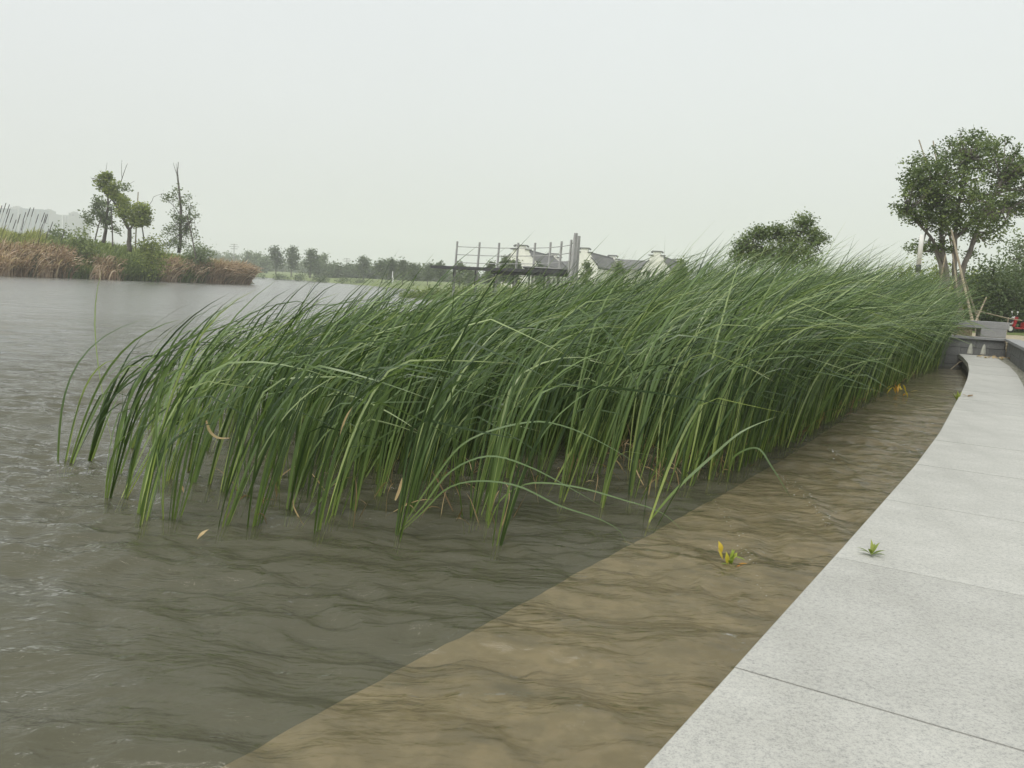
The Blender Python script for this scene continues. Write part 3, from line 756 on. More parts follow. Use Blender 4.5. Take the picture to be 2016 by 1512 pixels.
for k, (px, py) in enumerate(((1758, 772), (1745, 778), (1830, 718))):
    q = pl(px, py, 0.02); rr = random.Random(k)
    leaf_blob('yellow_debris', ['bright yellow dead leaves caught at the foot of the far cattails', 'dull yellow dead leaves just left of the bright yellow ones', 'yellow dead leaves at the wall end of the cattails'][k], 'dead leaves', q,
              [(rr.uniform(-.4, .4), rr.uniform(-.3, .4), rr.uniform(0, .08), .2, .045, rr.uniform(0, 6.3), rr.uniform(0, .9), rr.uniform(.6, .95)) for _ in range(9)], M_yleaf)
# litter on the far paving
q = pl(1972, 706, ZW); rr = random.Random(9)
leaf_blob('leaf_litter', 'tan leaf litter lying where the walkway meets the wall', 'dead leaves', q, [(rr.uniform(-.7, .5), rr.uniform(-.7, .5), .004, .2, .09, rr.uniform(0, 6.3), rr.uniform(0, .3), rr.uniform(.3, 1)) for _ in range(26)], M_dry)
# broken reed leaning by the wall
b_ = thing('broken_reed', 'pale broken reed stalk bent over the water by the far wall', 'reed', tuple(pl(1872, 726, 0)))
o0 = np.array(b_.location); P = np.array([at(1872, 727, 26.5), at(1890, 712, 26.5), at(1902, 711, 26.6), at(1907, 722, 26.6)]) - o0
m_ = MB(); m_.tube(P, [.02, .016, .012, .008], 5); m_.build('stalk', M_bamboo, b_)

# foam flecks riding the crests
V = []; Fq = []
def fleck(p, s_):
    o_ = len(V); n_ = 5
    for k in range(n_ + 1):
        a = 6.283 * k / (n_ + 1); V.append((p[0] + s_ * math.cos(a) * rnd.uniform(.6, 1.3), p[1] + s_ * math.sin(a) * rnd.uniform(.6, 1.3), p[2]))
    V.append((p[0], p[1], p[2] + s_ * .5)); c_ = o_ + n_ + 1
    for k in range(0, n_ + 1, 2): Fq.append((o_ + k, o_ + k + 1, o_ + (k + 2) % (n_ + 1), c_))
def zat(x, y):
    i = min(nx - 1, np.searchsorted(wx, x)); j = min(ny - 1, np.searchsorted(wy, y)); return Z[j, i]
for PL, cnt, sz in (([(1530, 935), (1570, 965), (1605, 1000), (1635, 1040)], 80, .005), ([(1400, 985), (1440, 1030), (1470, 1080), (1485, 1130)], 50, .004), ([(1625, 885), (1660, 905)], 12, .01),
                    ([(1330, 1090), (1420, 1080), (1480, 1090), (1500, 1190)], 20, .003), ([(1640, 790), (1880, 745)], 0, .01)):
    for _ in range(cnt):
        t = rnd.uniform(0, len(PL) - 1.001); i = int(t); f = t - i
        x = PL[i][0] * (1 - f) + PL[i + 1][0] * f + rnd.gauss(0, 6); y = PL[i][1] * (1 - f) + PL[i + 1][1] * f + rnd.gauss(0, 6)
        w_ = pl(x, y, 0); fleck((w_[0], w_[1], zat(w_[0], w_[1]) + .001), sz * rnd.uniform(.4, 1.3))
tag(link('foam_flecks', mesh('foam_flecks', V, Fq), M_foam), 'small white foam flecks along the wavelet crests', 'foam', kind='stuff')

# ------------------------------------------------------------------ trees
def leaf_cloud(lobes, nclump, per, leaf, r, flat=0.8, shell=0.55, tint_by_clump=True, spread=None):
    """lobes: (cx,cy,cz,rx,ry,rz,weight)"""
    W = np.array([l[6] if len(l) > 6 else l[3] * l[5] for l in lobes]); W = W / W.sum()
    pick = r.choice(len(lobes), nclump, p=W); LB = np.array([l[:6] for l in lobes])[pick]
    d = r.normal(size=(nclump, 3)); d /= np.linalg.norm(d, axis=1)[:, None]
    rad = r.uniform(0, 1, nclump) ** shell
    c_ = LB[:, :3] + d * LB[:, 3:6] * rad[:, None]
    sp = spread if spread is not None else leaf * 2.2
    P = np.repeat(c_, per, 0) + r.normal(0, sp, (nclump * per, 3)) * np.array([1, 1, flat])
    n = len(P); u = r.normal(size=(n, 3)); u[:, 2] *= .6; u /= np.linalg.norm(u, axis=1)[:, None]
    v = r.normal(size=(n, 3)); v = np.cross(u, v); v /= np.linalg.norm(v, axis=1)[:, None]
    sz = leaf * r.uniform(.6, 1.3, n)[:, None]
    V = np.stack([P - u * sz * .5, P + v * sz * .28, P + u * sz * .5, P - v * sz * .28], 1).reshape(-1, 3)
    Fq = np.arange(n * 4).reshape(-1, 4)
    ct = np.repeat(np.clip(r.normal(.45, .22, nclump), 0, 1), per) + r.normal(0, .10, n)
    return V, Fq, np.repeat(np.clip(ct, 0, 1), 4), c_

def tree(name, label, cat, base, lobes, trunk, mat, r, nclump=400, per=14, leaf=.12, twigs=60, bark=None, group=None, tr=0.12, flat=.8, twr=.25, shell=.55, spread=None):
    """lobes relative to base; trunk: list of limb polylines with radii, relative"""
    t = thing(name, label, cat, tuple(base), group); bark = bark or M_bark
    V, Fq, ti, cl = leaf_cloud(lobes, nclump, per, leaf, r, flat, shell, spread=spread)
    link('crown', mesh('crown', V, Fq, {'tint': ti}, smooth=False), mat, t)
    m_ = MB()
    ends = []
    for pts, r0, r1 in trunk:
        pts = np.array(pts, float); k = max(4, len(pts) * 3); tt = np.linspace(0, 1, k); ts = np.linspace(0, 1, len(pts))
        Q = np.stack([np.interp(tt, ts, pts[:, j]) for j in range(3)], 1); Q[1:-1] += r.normal(0, r0 * .25, (k - 2, 3)); Q[1:-1] = (Q[:-2] + 2 * Q[1:-1] + Q[2:]) / 4
        m_.tube(Q, np.linspace(r0, r1, k), 7); ends.append(Q)
    m_.build('trunk', bark, t, smooth=True)
    if twigs:
        m_ = MB(); A = np.concatenate([Q[len(Q) // 3:] for Q in ends])
        for c_ in cl[r.choice(len(cl), min(twigs, len(cl)), replace=False)]:
            a = A[np.argmin(np.linalg.norm(A - c_, axis=1) + r.uniform(0, .6 * np.linalg.norm(cl.std(0)), len(A)))]
            mid = (a + c_) / 2 + np.array([0, 0, -.08 * np.linalg.norm(c_ - a)])
            m_.tube([a, mid, c_], [tr * twr, tr * twr * .7, tr * twr * .25], 4)
        m_.build('branches', bark, t, smooth=True)
    return t

def rel(px, py, D, base): return at(px, py, D) - np.asarray(base)

# big broadleaf tree at the right
D = 35.0; bs = np.array([at(1885, 640, D)[0], D, 0.95])
lb = []
for (x, y, rx, ry, dd) in ((1905, 300, 55, 42, 0), (1850, 335, 50, 42, -.6), (1975, 318, 50, 42, .5), (2015, 350, 45, 40, -.2), (1900, 385, 80, 50, -.8), (1822, 385, 45, 38, .5), (1970, 405, 52, 46, .7), (1880, 432, 70, 32, -.2),
                          (1812, 425, 38, 20, -.3), (1778, 412, 24, 10, 0), (1800, 365, 30, 28, -.3), (1795, 345, 18, 18, .4), (1800, 330, 25, 25, .3), (1945, 455, 45, 25, .3), (2000, 412, 25, 14, .4), (1835, 488, 38, 14, .2), (1796, 490, 20, 9, -.2), (1912, 500, 16, 7, .6), (1930, 285, 40, 25, .8)):
    c_ = rel(x, y, D + dd, bs); lb.append((c_[0], c_[1], c_[2], rx * 1.08 * D / FPX, (rx * .85) * D / FPX, ry * 1.08 * D / FPX, rx * ry))
def RR(*pts): return [tuple(rel(x, y, D + (p[0] if p else 0), bs)) for x, y, *p in pts]
tk = [([(0, 0, -1)] + RR((1868, 590), (1862, 540), (1856, 480), (1848, 410), (1838, 350)), .16, .04), ([(.1, 0, -1)] + RR((1885, 580), (1880, 530), (1878, 460), (1890, 380), (1905, 310)), .14, .04),
      ([(.15, .1, -1)] + RR((1888, 580), (1898, 520), (1918, 470), (1940, 410), (1975, 350)), .15, .04), (RR((1862, 520), (1835, 470), (1800, 430), (1778, 414)), .08, .02), (RR((1880, 470), (1920, 430), (1990, 410)), .08, .02),
      (RR((1858, 560), (1850, 520), (1840, 480)), .12, .04)]
tree('broadleaf_tree', 'large dense dark green tree with several stems propped by bamboo poles', 'tree', bs, lb, tk, M_tree, np.random.default_rng(21), nclump=1180, per=20, leaf=.12, twigs=280, tr=.16, bark=M_bark_pale, spread=.115, shell=.42)
# leaning bamboo props
for lab, a, b, D1, D2 in (('long bamboo prop running from above the big tree crown down to the bench', (1809, 275), (1926, 632), 37.2, 36.5), ('thin bamboo prop with its tip just above the big crown', (1837, 277), (1898, 632), 37.2, 36.5),
                          ('pale thick bamboo prop leaning on the right stem of the big tree', (1873, 452), (1915, 634), 33.8, 32.5), ('short bamboo prop crossing low under the bushes right of the big tree', (1942, 585), (1922, 630), 34, 33.5),
                          ('bamboo prop leaning left against the left stem of the big tree', (1862, 500), (1842, 600), 33.8, 33.6), ('bamboo prop standing between the stems of the big tree', (1876, 500), (1888, 600), 34.4, 33.5)):
    p1, p2 = at(*a, D1), at(*b, D2); p2 = p2 + (p2 - p1) * 0.05
    t = thing('bamboo_prop', lab, 'pole', tuple(p2), 'bamboo props of the big tree'); m_ = MB(); k = 9
    Q = np.linspace(p2 - p2, p1 - p2, k); m_.tube(Q, np.linspace(.05, .03, k) * (1.15 if 'thick' in lab else .8), 6); m_.build('pole', M_bamboo, t)
    m_ = MB()
    for j in range(1, k - 1): m_.tube([Q[j] * .997, Q[j] * 1.003], [.05, .05], 6)
    m_.build('node_rings', M_bamboo, t)

# mid tree behind the reeds
D = 42.0; bs = np.array([at(1540, 560, D)[0], D, 0.8]); lb = []
for (x, y, rx, ry, dd) in ((1585, 440, 26, 18, 0), (1540, 462, 45, 18, .3), (1600, 468, 28, 20, -.3), (1490, 465, 28, 18, .2), (1463, 478, 18, 14, 0), (1560, 490, 60, 18, -.3), (1490, 495, 38, 16, .3), (1497, 450, 10, 8, 0), (1530, 450, 14, 8, 0), (1452, 500, 14, 10, 0), (1620, 470, 10, 6, 0), (1540, 510, 75, 18, 0), (1480, 515, 40, 14, .2)):
    c_ = rel(x, y, D + dd, bs); lb.append((c_[0], c_[1], c_[2], rx * D / FPX, rx * .8 * D / FPX, ry * D / FPX, rx * ry))
tk = [([(0, 0, -.6)] + RR((1540, 530), (1545, 500), (1580, 460), (1588, 435)), .14, .03), (RR((1543, 520), (1510, 490), (1470, 480)), .07, .02), (RR((1543, 515), (1535, 480), (1538, 455)), .06, .02), (RR((1545, 515), (1590, 490), (1612, 470)), .06, .02)]
tree('broadleaf_tree', 'dark green tree top rising behind the middle of the cattails', 'tree', bs, lb, tk, M_tree, np.random.default_rng(22), nclump=680, per=20, leaf=.12, twigs=120, tr=.12, spread=.16)

# shrubs at the right behind the terrace
def blob_tree(name, lab, cat, px, py_top, D, wpx, zb, mat, seed, nclump, leaf, group=None, hfrac=.8, per=12, airy=.6, bark=None, twigs=40, pyc=None):
    r = np.random.default_rng(seed); b = np.array([at(px, 560, D)[0], D, zb]); top = at(px, py_top, D)[2] - zb; W = wpx * D / FPX / 2
    lb = []; ch = top * hfrac; nl = 7
    for k in range(nl):
        f = (k + .5) / nl; zz = top - ch * (1 - f); ww = W * math.sin(math.pi * (0.18 + .72 * (1 - f))) 
        a = r.uniform(0, 6.28); off = ww * .45
        lb.append((math.cos(a) * off, math.sin(a) * off, zz - ch / nl * .5, ww * .72, ww * .65, ch / nl * 1.05, 1 + ww))
    tk = [([(0, 0, -.4), (r.normal(0, .04 * top), 0, top * .4), (r.normal(0, .06 * top), 0, top * .88)], max(.012 * top + .02, .03), .015)]
    for k in range(3):
        l_ = lb[r.integers(0, nl)]; tk.append(([(0, 0, top * .25), (l_[0] * .6, l_[1] * .6, l_[2] * .8), (l_[0] * 1.3, l_[1], l_[2])], .01 * top + .01, .01))
    return tree(name, lab, cat, b, lb, tk, mat, r, nclump=nclump, per=per, leaf=leaf, twigs=twigs, tr=.1, bark=bark, group=group, shell=airy)
blob_tree('shrub_tree', 'tall airy pale green shrub at the right picture edge behind the plaza', 'shrub', 1990, 462, 45, 150, 1.0, M_tree_pale, 31, 430, .17, hfrac=.97)
blob_tree('shrub_tree', 'tall shrub cut by the right picture edge with a rounded dark crown', 'shrub', 2060, 440, 45, 170, 1.0, M_tree, 32, 500, .17, hfrac=.97)
blob_tree('shrub_tree', 'bushy mid green shrub between the propped tree and the airy shrub', 'shrub', 1940, 515, 42, 130, 1.0, M_tree_far, 33, 420, .15, hfrac=.98)
blob_tree('shrub_tree', 'rounded bright green shrub low behind the bamboo props', 'shrub', 1905, 540, 43, 120, 1.0, M_tree_y, 34, 360, .15, hfrac=.98)
blob_tree('shrub_tree', 'dark low shrub right of the bamboo props behind the rope', 'shrub', 1978, 545, 42, 110, 1.0, M_tree_far, 35, 420, .15, hfrac=.98)
blob_tree('shrub_tree', 'dull green shrub low behind the scooter', 'shrub', 2025, 550, 43, 110, 1.0, M_tree_far, 36, 460, .15, hfrac=.98)
blob_tree('shrub_tree', 'low light green shrub showing over the cattails beside the white lamp column', 'shrub', 1835, 520, 44, 90, 1.0, M_tree_y, 37, 260, .15, hfrac=.98)
blob_tree('shrub_tree', 'small round tree poking over the cattails at the foot of the propped tree', 'shrub', 1775, 522, 48, 60, 1.0, M_tree_y, 38, 200, .15, hfrac=.98)

# white lamp column
p0 = at(1806, 545, 33.5); p1 = at(1810, 462, 33.5)
lm = thing('lamp_column', 'white tube lamp column with dark foot rising behind the cattails', 'lamp', (p0[0], 33.5, 0.9))
zt_ = p1[2] - .9; zs = at(1808, 521, 33.5)[2] - .9
m_ = MB(); m_.tube([(0, 0, 0), (0, 0, zs - .28)], [.07, .07], 12); m_.build('post', M_greypost, lm, smooth=True)
m_ = MB(); m_.tube([(0, 0, zs - .28), (0, 0, zs - .27), (0, 0, zs - .01)], [.07, .10, .10], 12); m_.build('collar', M_darkmetal, lm, smooth=True)
m_ = MB(); m_.tube([(0, 0, zs), (0, 0, zt_ - .02), (0, 0, zt_)], [.088, .088, .08], 14); m_.build('light_tube', M_lampglass, lm, smooth=True)

# rope on short stakes
p = [at(1860, 612, 36), at(1905, 609, 36), at(1925, 612, 36), at(1965, 622, 36), at(1985, 627, 36), at(2012, 631, 36)]
rp_ = thing('rope_barrier', 'thin pale rope strung in front of the shrubs beside the scooter', 'rope', tuple(p[0]))
m_ = MB(); m_.tube([q - p[0] for q in p], .022, 5); m_.build('rope', M_rope, rp_)
for q in (p[0], p[2], p[4]):
    m_ = MB(); b = q - p[0]; m_.tube([(b[0], b[1], b[2] + .05), (b[0], b[1], 1.0 - p[0][2])], .025, 5); m_.build('stake', M_bamboo, rp_)

# small red scooter, side on, cut by the picture edge
sb = pl(2003, 655, ZT); S_ = 0.62
sc = thing('scooter', 'small red scooter parked on the plaza, cut by the right picture edge', 'scooter', tuple(sb))
sc.scale = (.78, .78, .78)
def wheel(x):
    m_ = MB(); n_ = 18
    P = [(x + .2 * math.cos(2 * math.pi * k / n_), 0, .22 + .2 * math.sin(2 * math.pi * k / n_)) for k in range(n_ + 1)]
    m_.tube(P, .045, 8, cap=False); wl = m_.build('wheel', M_black, sc, smooth=True)
    m_ = MB(); m_.tube([(x, -.04, .22), (x, .04, .22)], [.14, .14], 12); m_.build('rim', M_whiteplastic, wl, smooth=False)
wheel(-.45); wheel(.75)
m_ = MB(); m_.tube([(-.45, 0, .24), (-.36, 0, .55), (-.28, 0, .95)], [.03, .035, .03], 8); m_.build('fork', M_whiteplastic, sc)
m_ = MB(); m_.tube([(-.28, -.28, 1.02), (-.26, -.1, .98), (-.26, .1, .98), (-.28, .28, 1.02)], .022, 6); m_.build('handlebar', M_black, sc)
m_ = MB()
for pts in (((-.40, .40, .34), (.02, .5)),):
    pass
m_.box((-.27, 0, .62), (.12, .36, .62), tilt=.25, bev=.03); m_.build('leg_shield', M_red, sc)
m_ = MB(); m_.box((.02, 0, .27), (.55, .28, .10), bev=.02); m_.build('footboard', M_red, sc)
m_ = MB(); m_.box((.52, 0, .48), (.62, .30, .36), bev=.07); m_.build('rear_body', M_red, sc)
m_ = MB(); m_.box((.48, 0, .73), (.66, .27, .12), bev=.04); m_.build('seat', M_black, sc)
m_ = MB(); m_.box((-.42, 0, .52), (.22, .15, .06), bev=.02, tilt=-.4); m_.build('front_fender', M_whiteplastic, sc)
m_ = MB(); m_.tube([(-.33, 0, .86), (-.42, 0, .85)], [.05, .075], 10); m_.build('headlight', M_whiteplastic, sc)
for yy in (-.26, .26):
    m_ = MB(); m_.tube([(-.28, yy, 1.02), (-.30, yy * 1.1, 1.16)], .01, 5); m_.box((-.3, yy * 1.1, 1.2), (.03, .13, .09), bev=.01); m_.build('mirror', M_whiteplastic, sc)
m_ = MB(); m_.box((-.5, 0, .74), (.24, .28, .2), bev=.02); m_.build('basket', M_black, sc)

# ------------------------------------------------------------------ post-and-rail deck structure in the water
DS = 60.0
dk = thing('viewing_deck', 'dark steel deck with tall leaning pale posts and three rail lines above the reeds', 'deck', (at(1000, 560, DS)[0], DS, 0))
o0 = np.array(dk.location)
posts = [((900.5, 475), (894.8, 547), 63), ((944.6, 477), (938.2, 550), 62), ((983, 478), (976.5, 557), 61), ((1020.5, 478), (1013.5, 558), 60), ((1053.8, 478), (1047.5, 560), 59), ((1084.3, 477), (1078, 560), 58), ((1106, 475), (1099, 556), 57), ((1125, 472), (1118, 555), 56),
         ((1134, 459), (1123.5, 560), 54), ((1139.5, 464.5), (1131, 560), 55)]
tops = []
for i, (a, b, D_) in enumerate(posts):
    p1, p2 = at(*a, D_) - o0, at(*b, D_) - o0
    dirv = (p1 - p2) / (p1[2] - p2[2]); p3 = p1 - dirv * (p1[2] + .6)
    wd_ = .075 if i < 8 else .12
    m_ = MB(); m_.tube([p3, p2, p1], [wd_ * (1.5 if i > 7 else 1.1), wd_ * (1.5 if i > 7 else 1.1), wd_], 4); m_.build('post', M_greypost, dk)
    tops.append((p1, dirv))
for (l0, l1) in ((10.5, 11), (25.5, 25), (41, 40)):
    m_ = MB(); Q = []
    for i in range(9):
        p1, dv = tops[min(i, 8)]; D_ = posts[i][2]; k = [10.3, 25.6, 40.8][[10.5, 25.5, 41].index(l0)] * D_ / FPX * (1 + (.25 if i == 8 else 0))
        Q.append(p1 - dv * k + np.array([0, -.06, 0]))
    m_.tube(Q, .028, 5); m_.build('rail', M_greypost, dk)
def plate(pp, D_a, D_b, th, dep, mat, name):
    a = at(*pp[0], D_a) - o0; b = at(*pp[1], D_b) - o0; m_ = MB()
    L2 = np.linalg.norm((b - a)[:2]); c_ = (a + b) / 2; m_.box((0, 0, 0), (L2, dep, th)); o = m_.build(name, mat, dk); o.location = tuple(c_)
    o.rotation_euler = (0, -math.atan2(b[2] - a[2], L2), math.atan2(b[1] - a[1], b[0] - a[0]))
plate(((862, 526), (1116, 536.5)), 63, 56, .2, 1.5, M_darkmetal, 'deck_edge')
plate(((980, 534.5), (1112, 538.5)), 60.5, 56, .40, 1.3, M_darkmetal, 'deck_beam')
plate(((1040, 525.5), (1118, 530)), 58.5, 56, .07, 1.3, M_greypost, 'canopy_plate')
plate(((1040, 528.0), (1118, 533.0)), 58.5, 56, .09, 1.1, M_darkmetal, 'canopy_rim')
for x, D_ in ((893, 63), (936, 62), (974, 61), (1012, 60), (1043, 59), (1073, 58), (1100, 57)):
    a = at(x, 530, D_) - o0; m_ = MB(); m_.tube([(a[0], a[1] + .3, -.6), (a[0], a[1] + .3, a[2])], .06, 4); m_.build('leg', M_darkmetal, dk)

# ------------------------------------------------------------------ white houses with stepped gables
def house(label, fpx, rpx, D0, D1, Wd, pk, rk, seed):
    """front gable centred under pixel fpx at distance D0, rear gable under rpx at D1"""
    f = at(*fpx, D0); g = at(*rpx, D1); zb = 1.2
    t = thing('white_house', label, 'house', (f[0], f[1], zb), 'white houses with stepped gables')
    ax = np.array([g[0] - f[0], g[1] - f[1]]); Lh = np.linalg.norm(ax); ax /= Lh; sx = np.array([ax[1], -ax[0]])
    H = f[2] - zb; w_ = Wd / 2
    prof = [(-w_, 0), (-w_, H - 3.3), (-w_ * .84, H - 2.7), (-w_ * .60, H - 1.75), (-w_ * .44, H - 1.15), (-w_ * .44, H - .8), (-w_ * .27, H - .72), (-w_ * .25, H - .15), (-.01, H - .1)]
    right = [(-a, b) for a, b in prof[::-1]]
    def gable(c0, th, name='gable_wall'):
        V = []; Fq = []
        for s_ in (0, th):
            for a, b in prof:
                V.append((*(c0 + sx * a + ax * s_), b)); V.append((*(c0 - sx * a + ax * s_), b))
        n_ = len(prof); 
        for k in range(n_ - 1):
            i = 2 * k; Fq.append((i, i + 1, i + 3, i + 2)); j = i + 2 * n_; Fq.append((j + 1, j, j + 2, j + 3))
            Fq.append((i, i + 2, j + 2, j)); Fq.append((i + 1, j + 1, j + 3, i + 3))
        link(name, mesh(name, V, Fq, smooth=False), M_white, t)
        rz = math.atan2(sx[1], sx[0])
        for (a0, zz, ln, tl) in ((0, H - .02, w_ * .68, 0), (-w_ * .40, H - .72, w_ * .34, 0), (w_ * .40, H - .72, w_ * .34, 0), (-w_ * .74, H - 2.15, 1.75, -.72), (w_ * .74, H - 2.15, 1.75, .72)):
            m_ = MB(); m_.box((0, 0, 0), (ln, th + .35, .17), bev=.03); o = m_.build('coping_tiles', M_rooftile, t)
            c_ = c0 + sx * a0 + ax * th / 2; o.location = (c_[0], c_[1], zz); o.rotation_euler = (0, tl, rz)
        for sg in (-1, 1):
            m_ = MB(); m_.box((0, 0, 0), (.28, th + .4, .28), bev=.05); o = m_.build('upturned_tile', M_rooftile, t); c_ = c0 + sx * sg * w_ * .36 + ax * th / 2; o.location = (c_[0], c_[1], H - .18); o.rotation_euler = (0, sg * .5, rz)
    gable(np.zeros(2), .35); gable(ax * (Lh - .35), .35)
    rh = H - .75; eh = H - 3.2
    for sg in (-1, 1):
        V = []
        for s_, ov in ((.36, 0), (Lh - .36, 0)):
            for a, z in ((0, rh), (sg * w_ * 1.08, eh)):
                V += [(*(sx * a + ax * s_), z), (*(sx * a + ax * s_), z - .18)]
        Fq = [(0, 4, 6, 2), (1, 3, 7, 5), (0, 2, 3, 1), (4, 5, 7, 6), (2, 6, 7, 3), (0, 1, 5, 4)]
        rf = link('roof', mesh('roof', V, Fq, smooth=False), M_rooftile, t)
        nr = int(Lh / .55)
        m_ = MB()
        for k in range(nr):
            s_ = .4 + (Lh - .8) * k / (nr - 1)
            p0 = sx * 0.05 * sg + ax * s_; p1 = sx * sg * w_ * 1.07 + ax * s_
            m_.tube([(*p0, rh + .03), (*p1, eh + .03)], .07, 4)
        m_.build('tile_rows', M_rooftile, rf)
    m_ = MB(); c_ = ax * Lh / 2; m_.box((c_[0], c_[1], rh + .13), (Lh - .75, .26, .28), rz=math.atan2(ax[1], ax[0])); m_.build('ridge_beam', M_rooftile, t)
    for sg in (-1, 1):
        m_ = MB(); c_ = ax * Lh / 2 + sx * sg * (w_ - .16); m_.box((c_[0], c_[1], (eh - .3) / 2), (Lh - .72, .3, eh - .3), rz=math.atan2(ax[1], ax[0])); m_.build('side_wall', M_white, t)
        # window strip of the long side
        nw = max(3, int(Lh / 4))
        for k in range(nw):
            for zz in (2.1, 4.6):
                if zz > eh - 1: continue
                c2 = ax * (Lh * (k + .5) / nw) + sx * sg * (w_ + .02); m_ = MB(); m_.box((0, 0, 0), (1.2, .12, 1.1), bev=.02); o = m_.build('window', M_window, t); o.location = (c2[0], c2[1], zz); o.rotation_euler = (0, 0, math.atan2(ax[1], ax[0]))
    for a in (-1.3, 1.2):
        c2 = sx * a - ax * .03; m_ = MB(); m_.box((0, 0, 0), (.62, .1, .85), bev=.01); o = m_.build('window', M_window, t); o.location = (c2[0], c2[1], H - 4.15); o.rotation_euler = (0, 0, math.atan2(sx[1], sx[0]))
        m_ = MB(); m_.box((0, 0, 0), (.9, .35, .08)); o2 = m_.build('window_hood', M_rooftile, o); o2.location = (0, -.05, .55)
    for zz in (H - 5.3, H - 6.4):
        m_ = MB(); m_.box((0, 0, 0), (Wd * .8, .14, .07)); o = m_.build('wall_band', M_stone_grey, t); c2 = sx * 0 - ax * .05; o.location = (c2[0], c2[1], zz); o.rotation_euler = (0, 0, math.atan2(sx[1], sx[0]))
    return t
house('white house with dark stepped gable standing behind the deck posts', (1026, 482.5), (1090, 496), 150, 178, 6.6, 0, 0, 1)
house('white stepped-gable house just right of the tall deck posts', (1151, 488), (1207, 501), 152, 176, 5.2, 0, 0, 2)
house('white stepped-gable house half hidden behind the cattail tops', (1294, 494.5), (1335, 505), 152, 180, 5.2, 0, 0, 3)
# roof range linking behind
for lab, px, D_, wpx, z1 in (('long low dark tiled hall between the first and second white houses', 1112, 190, 60, 514), ('long low dark tiled hall between the second and third white houses', 1250, 190, 80, 512)):
    c_ = at(px, z1, D_); t = thing('tiled_hall', lab, 'house', (c_[0], c_[1], 1.2)); Wd = wpx * D_ / FPX; H = c_[2] - 1.2
    m_ = MB(); m_.box((0, 0, (H - 2) / 2), (Wd, 6, H - 2)); m_.build('wall', M_white, t)
    for sg in (-1, 1):
        V = [(-Wd / 2 - .4, 0, H), (Wd / 2 + .4, 0, H), (Wd / 2 + .4, sg * 3.7, H - 2.1), (-Wd / 2 - .4, sg * 3.7, H - 2.1)]; V += [(a, b, c2 - .2) for a, b, c2 in V]
        link('roof', mesh('roof', V, [(0, 1, 2, 3), (7, 6, 5, 4), (0, 4, 5, 1), (1, 5, 6, 2), (2, 6, 7, 3), (3, 7, 4, 0)], smooth=False), M_rooftile, t)

# ------------------------------------------------------------------ far bank trees
def zground(px, D):
    return 1.0
far = []
FT = [  # px, top py, distance, crown width px, label, mat
    (543, 488, 262, 31, 'rounded park tree on the far lawn, leftmost of the three tall ones', 0), (573, 487, 258, 33, 'forked park tree on the far lawn, middle of the three tall ones', 0), (610, 490, 240, 38, 'broad park tree with bare lower trunk, rightmost of the three tall ones', 0),
    (636, 500, 300, 30, 'darker tree behind the right edge of the three tall park trees', 1), (505, 499, 330, 26, 'pale slender tree just right of the island tip', 1), (522, 506, 320, 24, 'small pale tree between the island tip and the three tall trees', 1),
    (488, 497, 340, 30, 'pale tree showing over the brown island tip', 1), (715, 508, 235, 30, 'upright park tree standing alone in front of the low wood', 0), (752, 513, 205, 32, 'spreading park tree, left of the pair above the far lawn', 0), (771, 512, 200, 26, 'spreading park tree, right of the pair above the far lawn', 0),
    (793, 515, 195, 30, 'round crowned tree right of the spreading pair', 0), (815, 521, 190, 26, 'low round tree nearest the left end of the deck', 0), (842, 521, 185, 28, 'round tree directly left of the dark deck end', 0), (866, 518, 180, 26, 'tree standing under the left tip of the deck', 0),
    (905, 516, 150, 24, 'slim tree seen through the first bay of deck posts', 1), (925, 530, 160, 26, 'low pale tree behind the first bay of deck posts', 1), (990, 505, 120, 18, 'thin dark tree in front of the left corner of the first white house', 0), (1005, 513, 125, 9, 'very thin sapling before the first white gable', 0), (1016, 512, 122, 9, 'thin sapling just right of the other before the first white gable', 0),
    (1155, 515, 110, 26, 'dark bush beside the tall deck posts below the second white house', 2), (1062, 520, 120, 14, 'small tree at the right corner of the first white house', 0), (965, 515, 130, 12, 'thin small tree left of the first white house', 0), (1215, 512, 100, 30, 'dark bush below the roof of the second white house', 2), (1340, 505, 80, 30, 'dark shrub top between the third white house and the cattails', 2)]
for i, (px, py, D_, wpx, lab, kd) in enumerate(FT):
    r = np.random.default_rng(100 + i); zb = 1.3 if D_ > 130 else .9
    b = np.array([at(px, 550, D_)[0], D_, zb]); top = at(px, py, D_)[2] - zb; W = wpx * D_ / FPX / 2
    lb = []
    hf = .68 if kd == 0 else .85; nl = 8
    for k in range(nl):
        f = (k + .5) / nl; a = r.uniform(0, 6.28); ww = W * (1 - .55 * abs(f - .45) * 1.6) * r.uniform(.75, 1)
        lb.append((math.cos(a) * ww * .5, math.sin(a) * ww * .5, top * (1 - hf) + top * hf * f * .92, ww * .62, ww * .6, top * hf / nl * 1.1, 1))
    tk = [([(0, 0, -.5), (r.normal(0, .02 * top), 0, top * .4), (r.normal(0, .03 * top), 0, top * .85)], .022 * top, .03)]
    for k in range(3): l_ = lb[r.integers(1, nl)]; tk.append(([(0, 0, top * .3), (l_[0] * .7, l_[1] * .7, l_[2])], .012 * top, .02))
    tree('park_tree', lab, 'tree', b, lb, tk, [M_tree_far, M_tree_pale, M_tree][kd], r, nclump=170, per=9, leaf=.0024 * D_, twigs=14, tr=.15, spread=.0026 * D_)
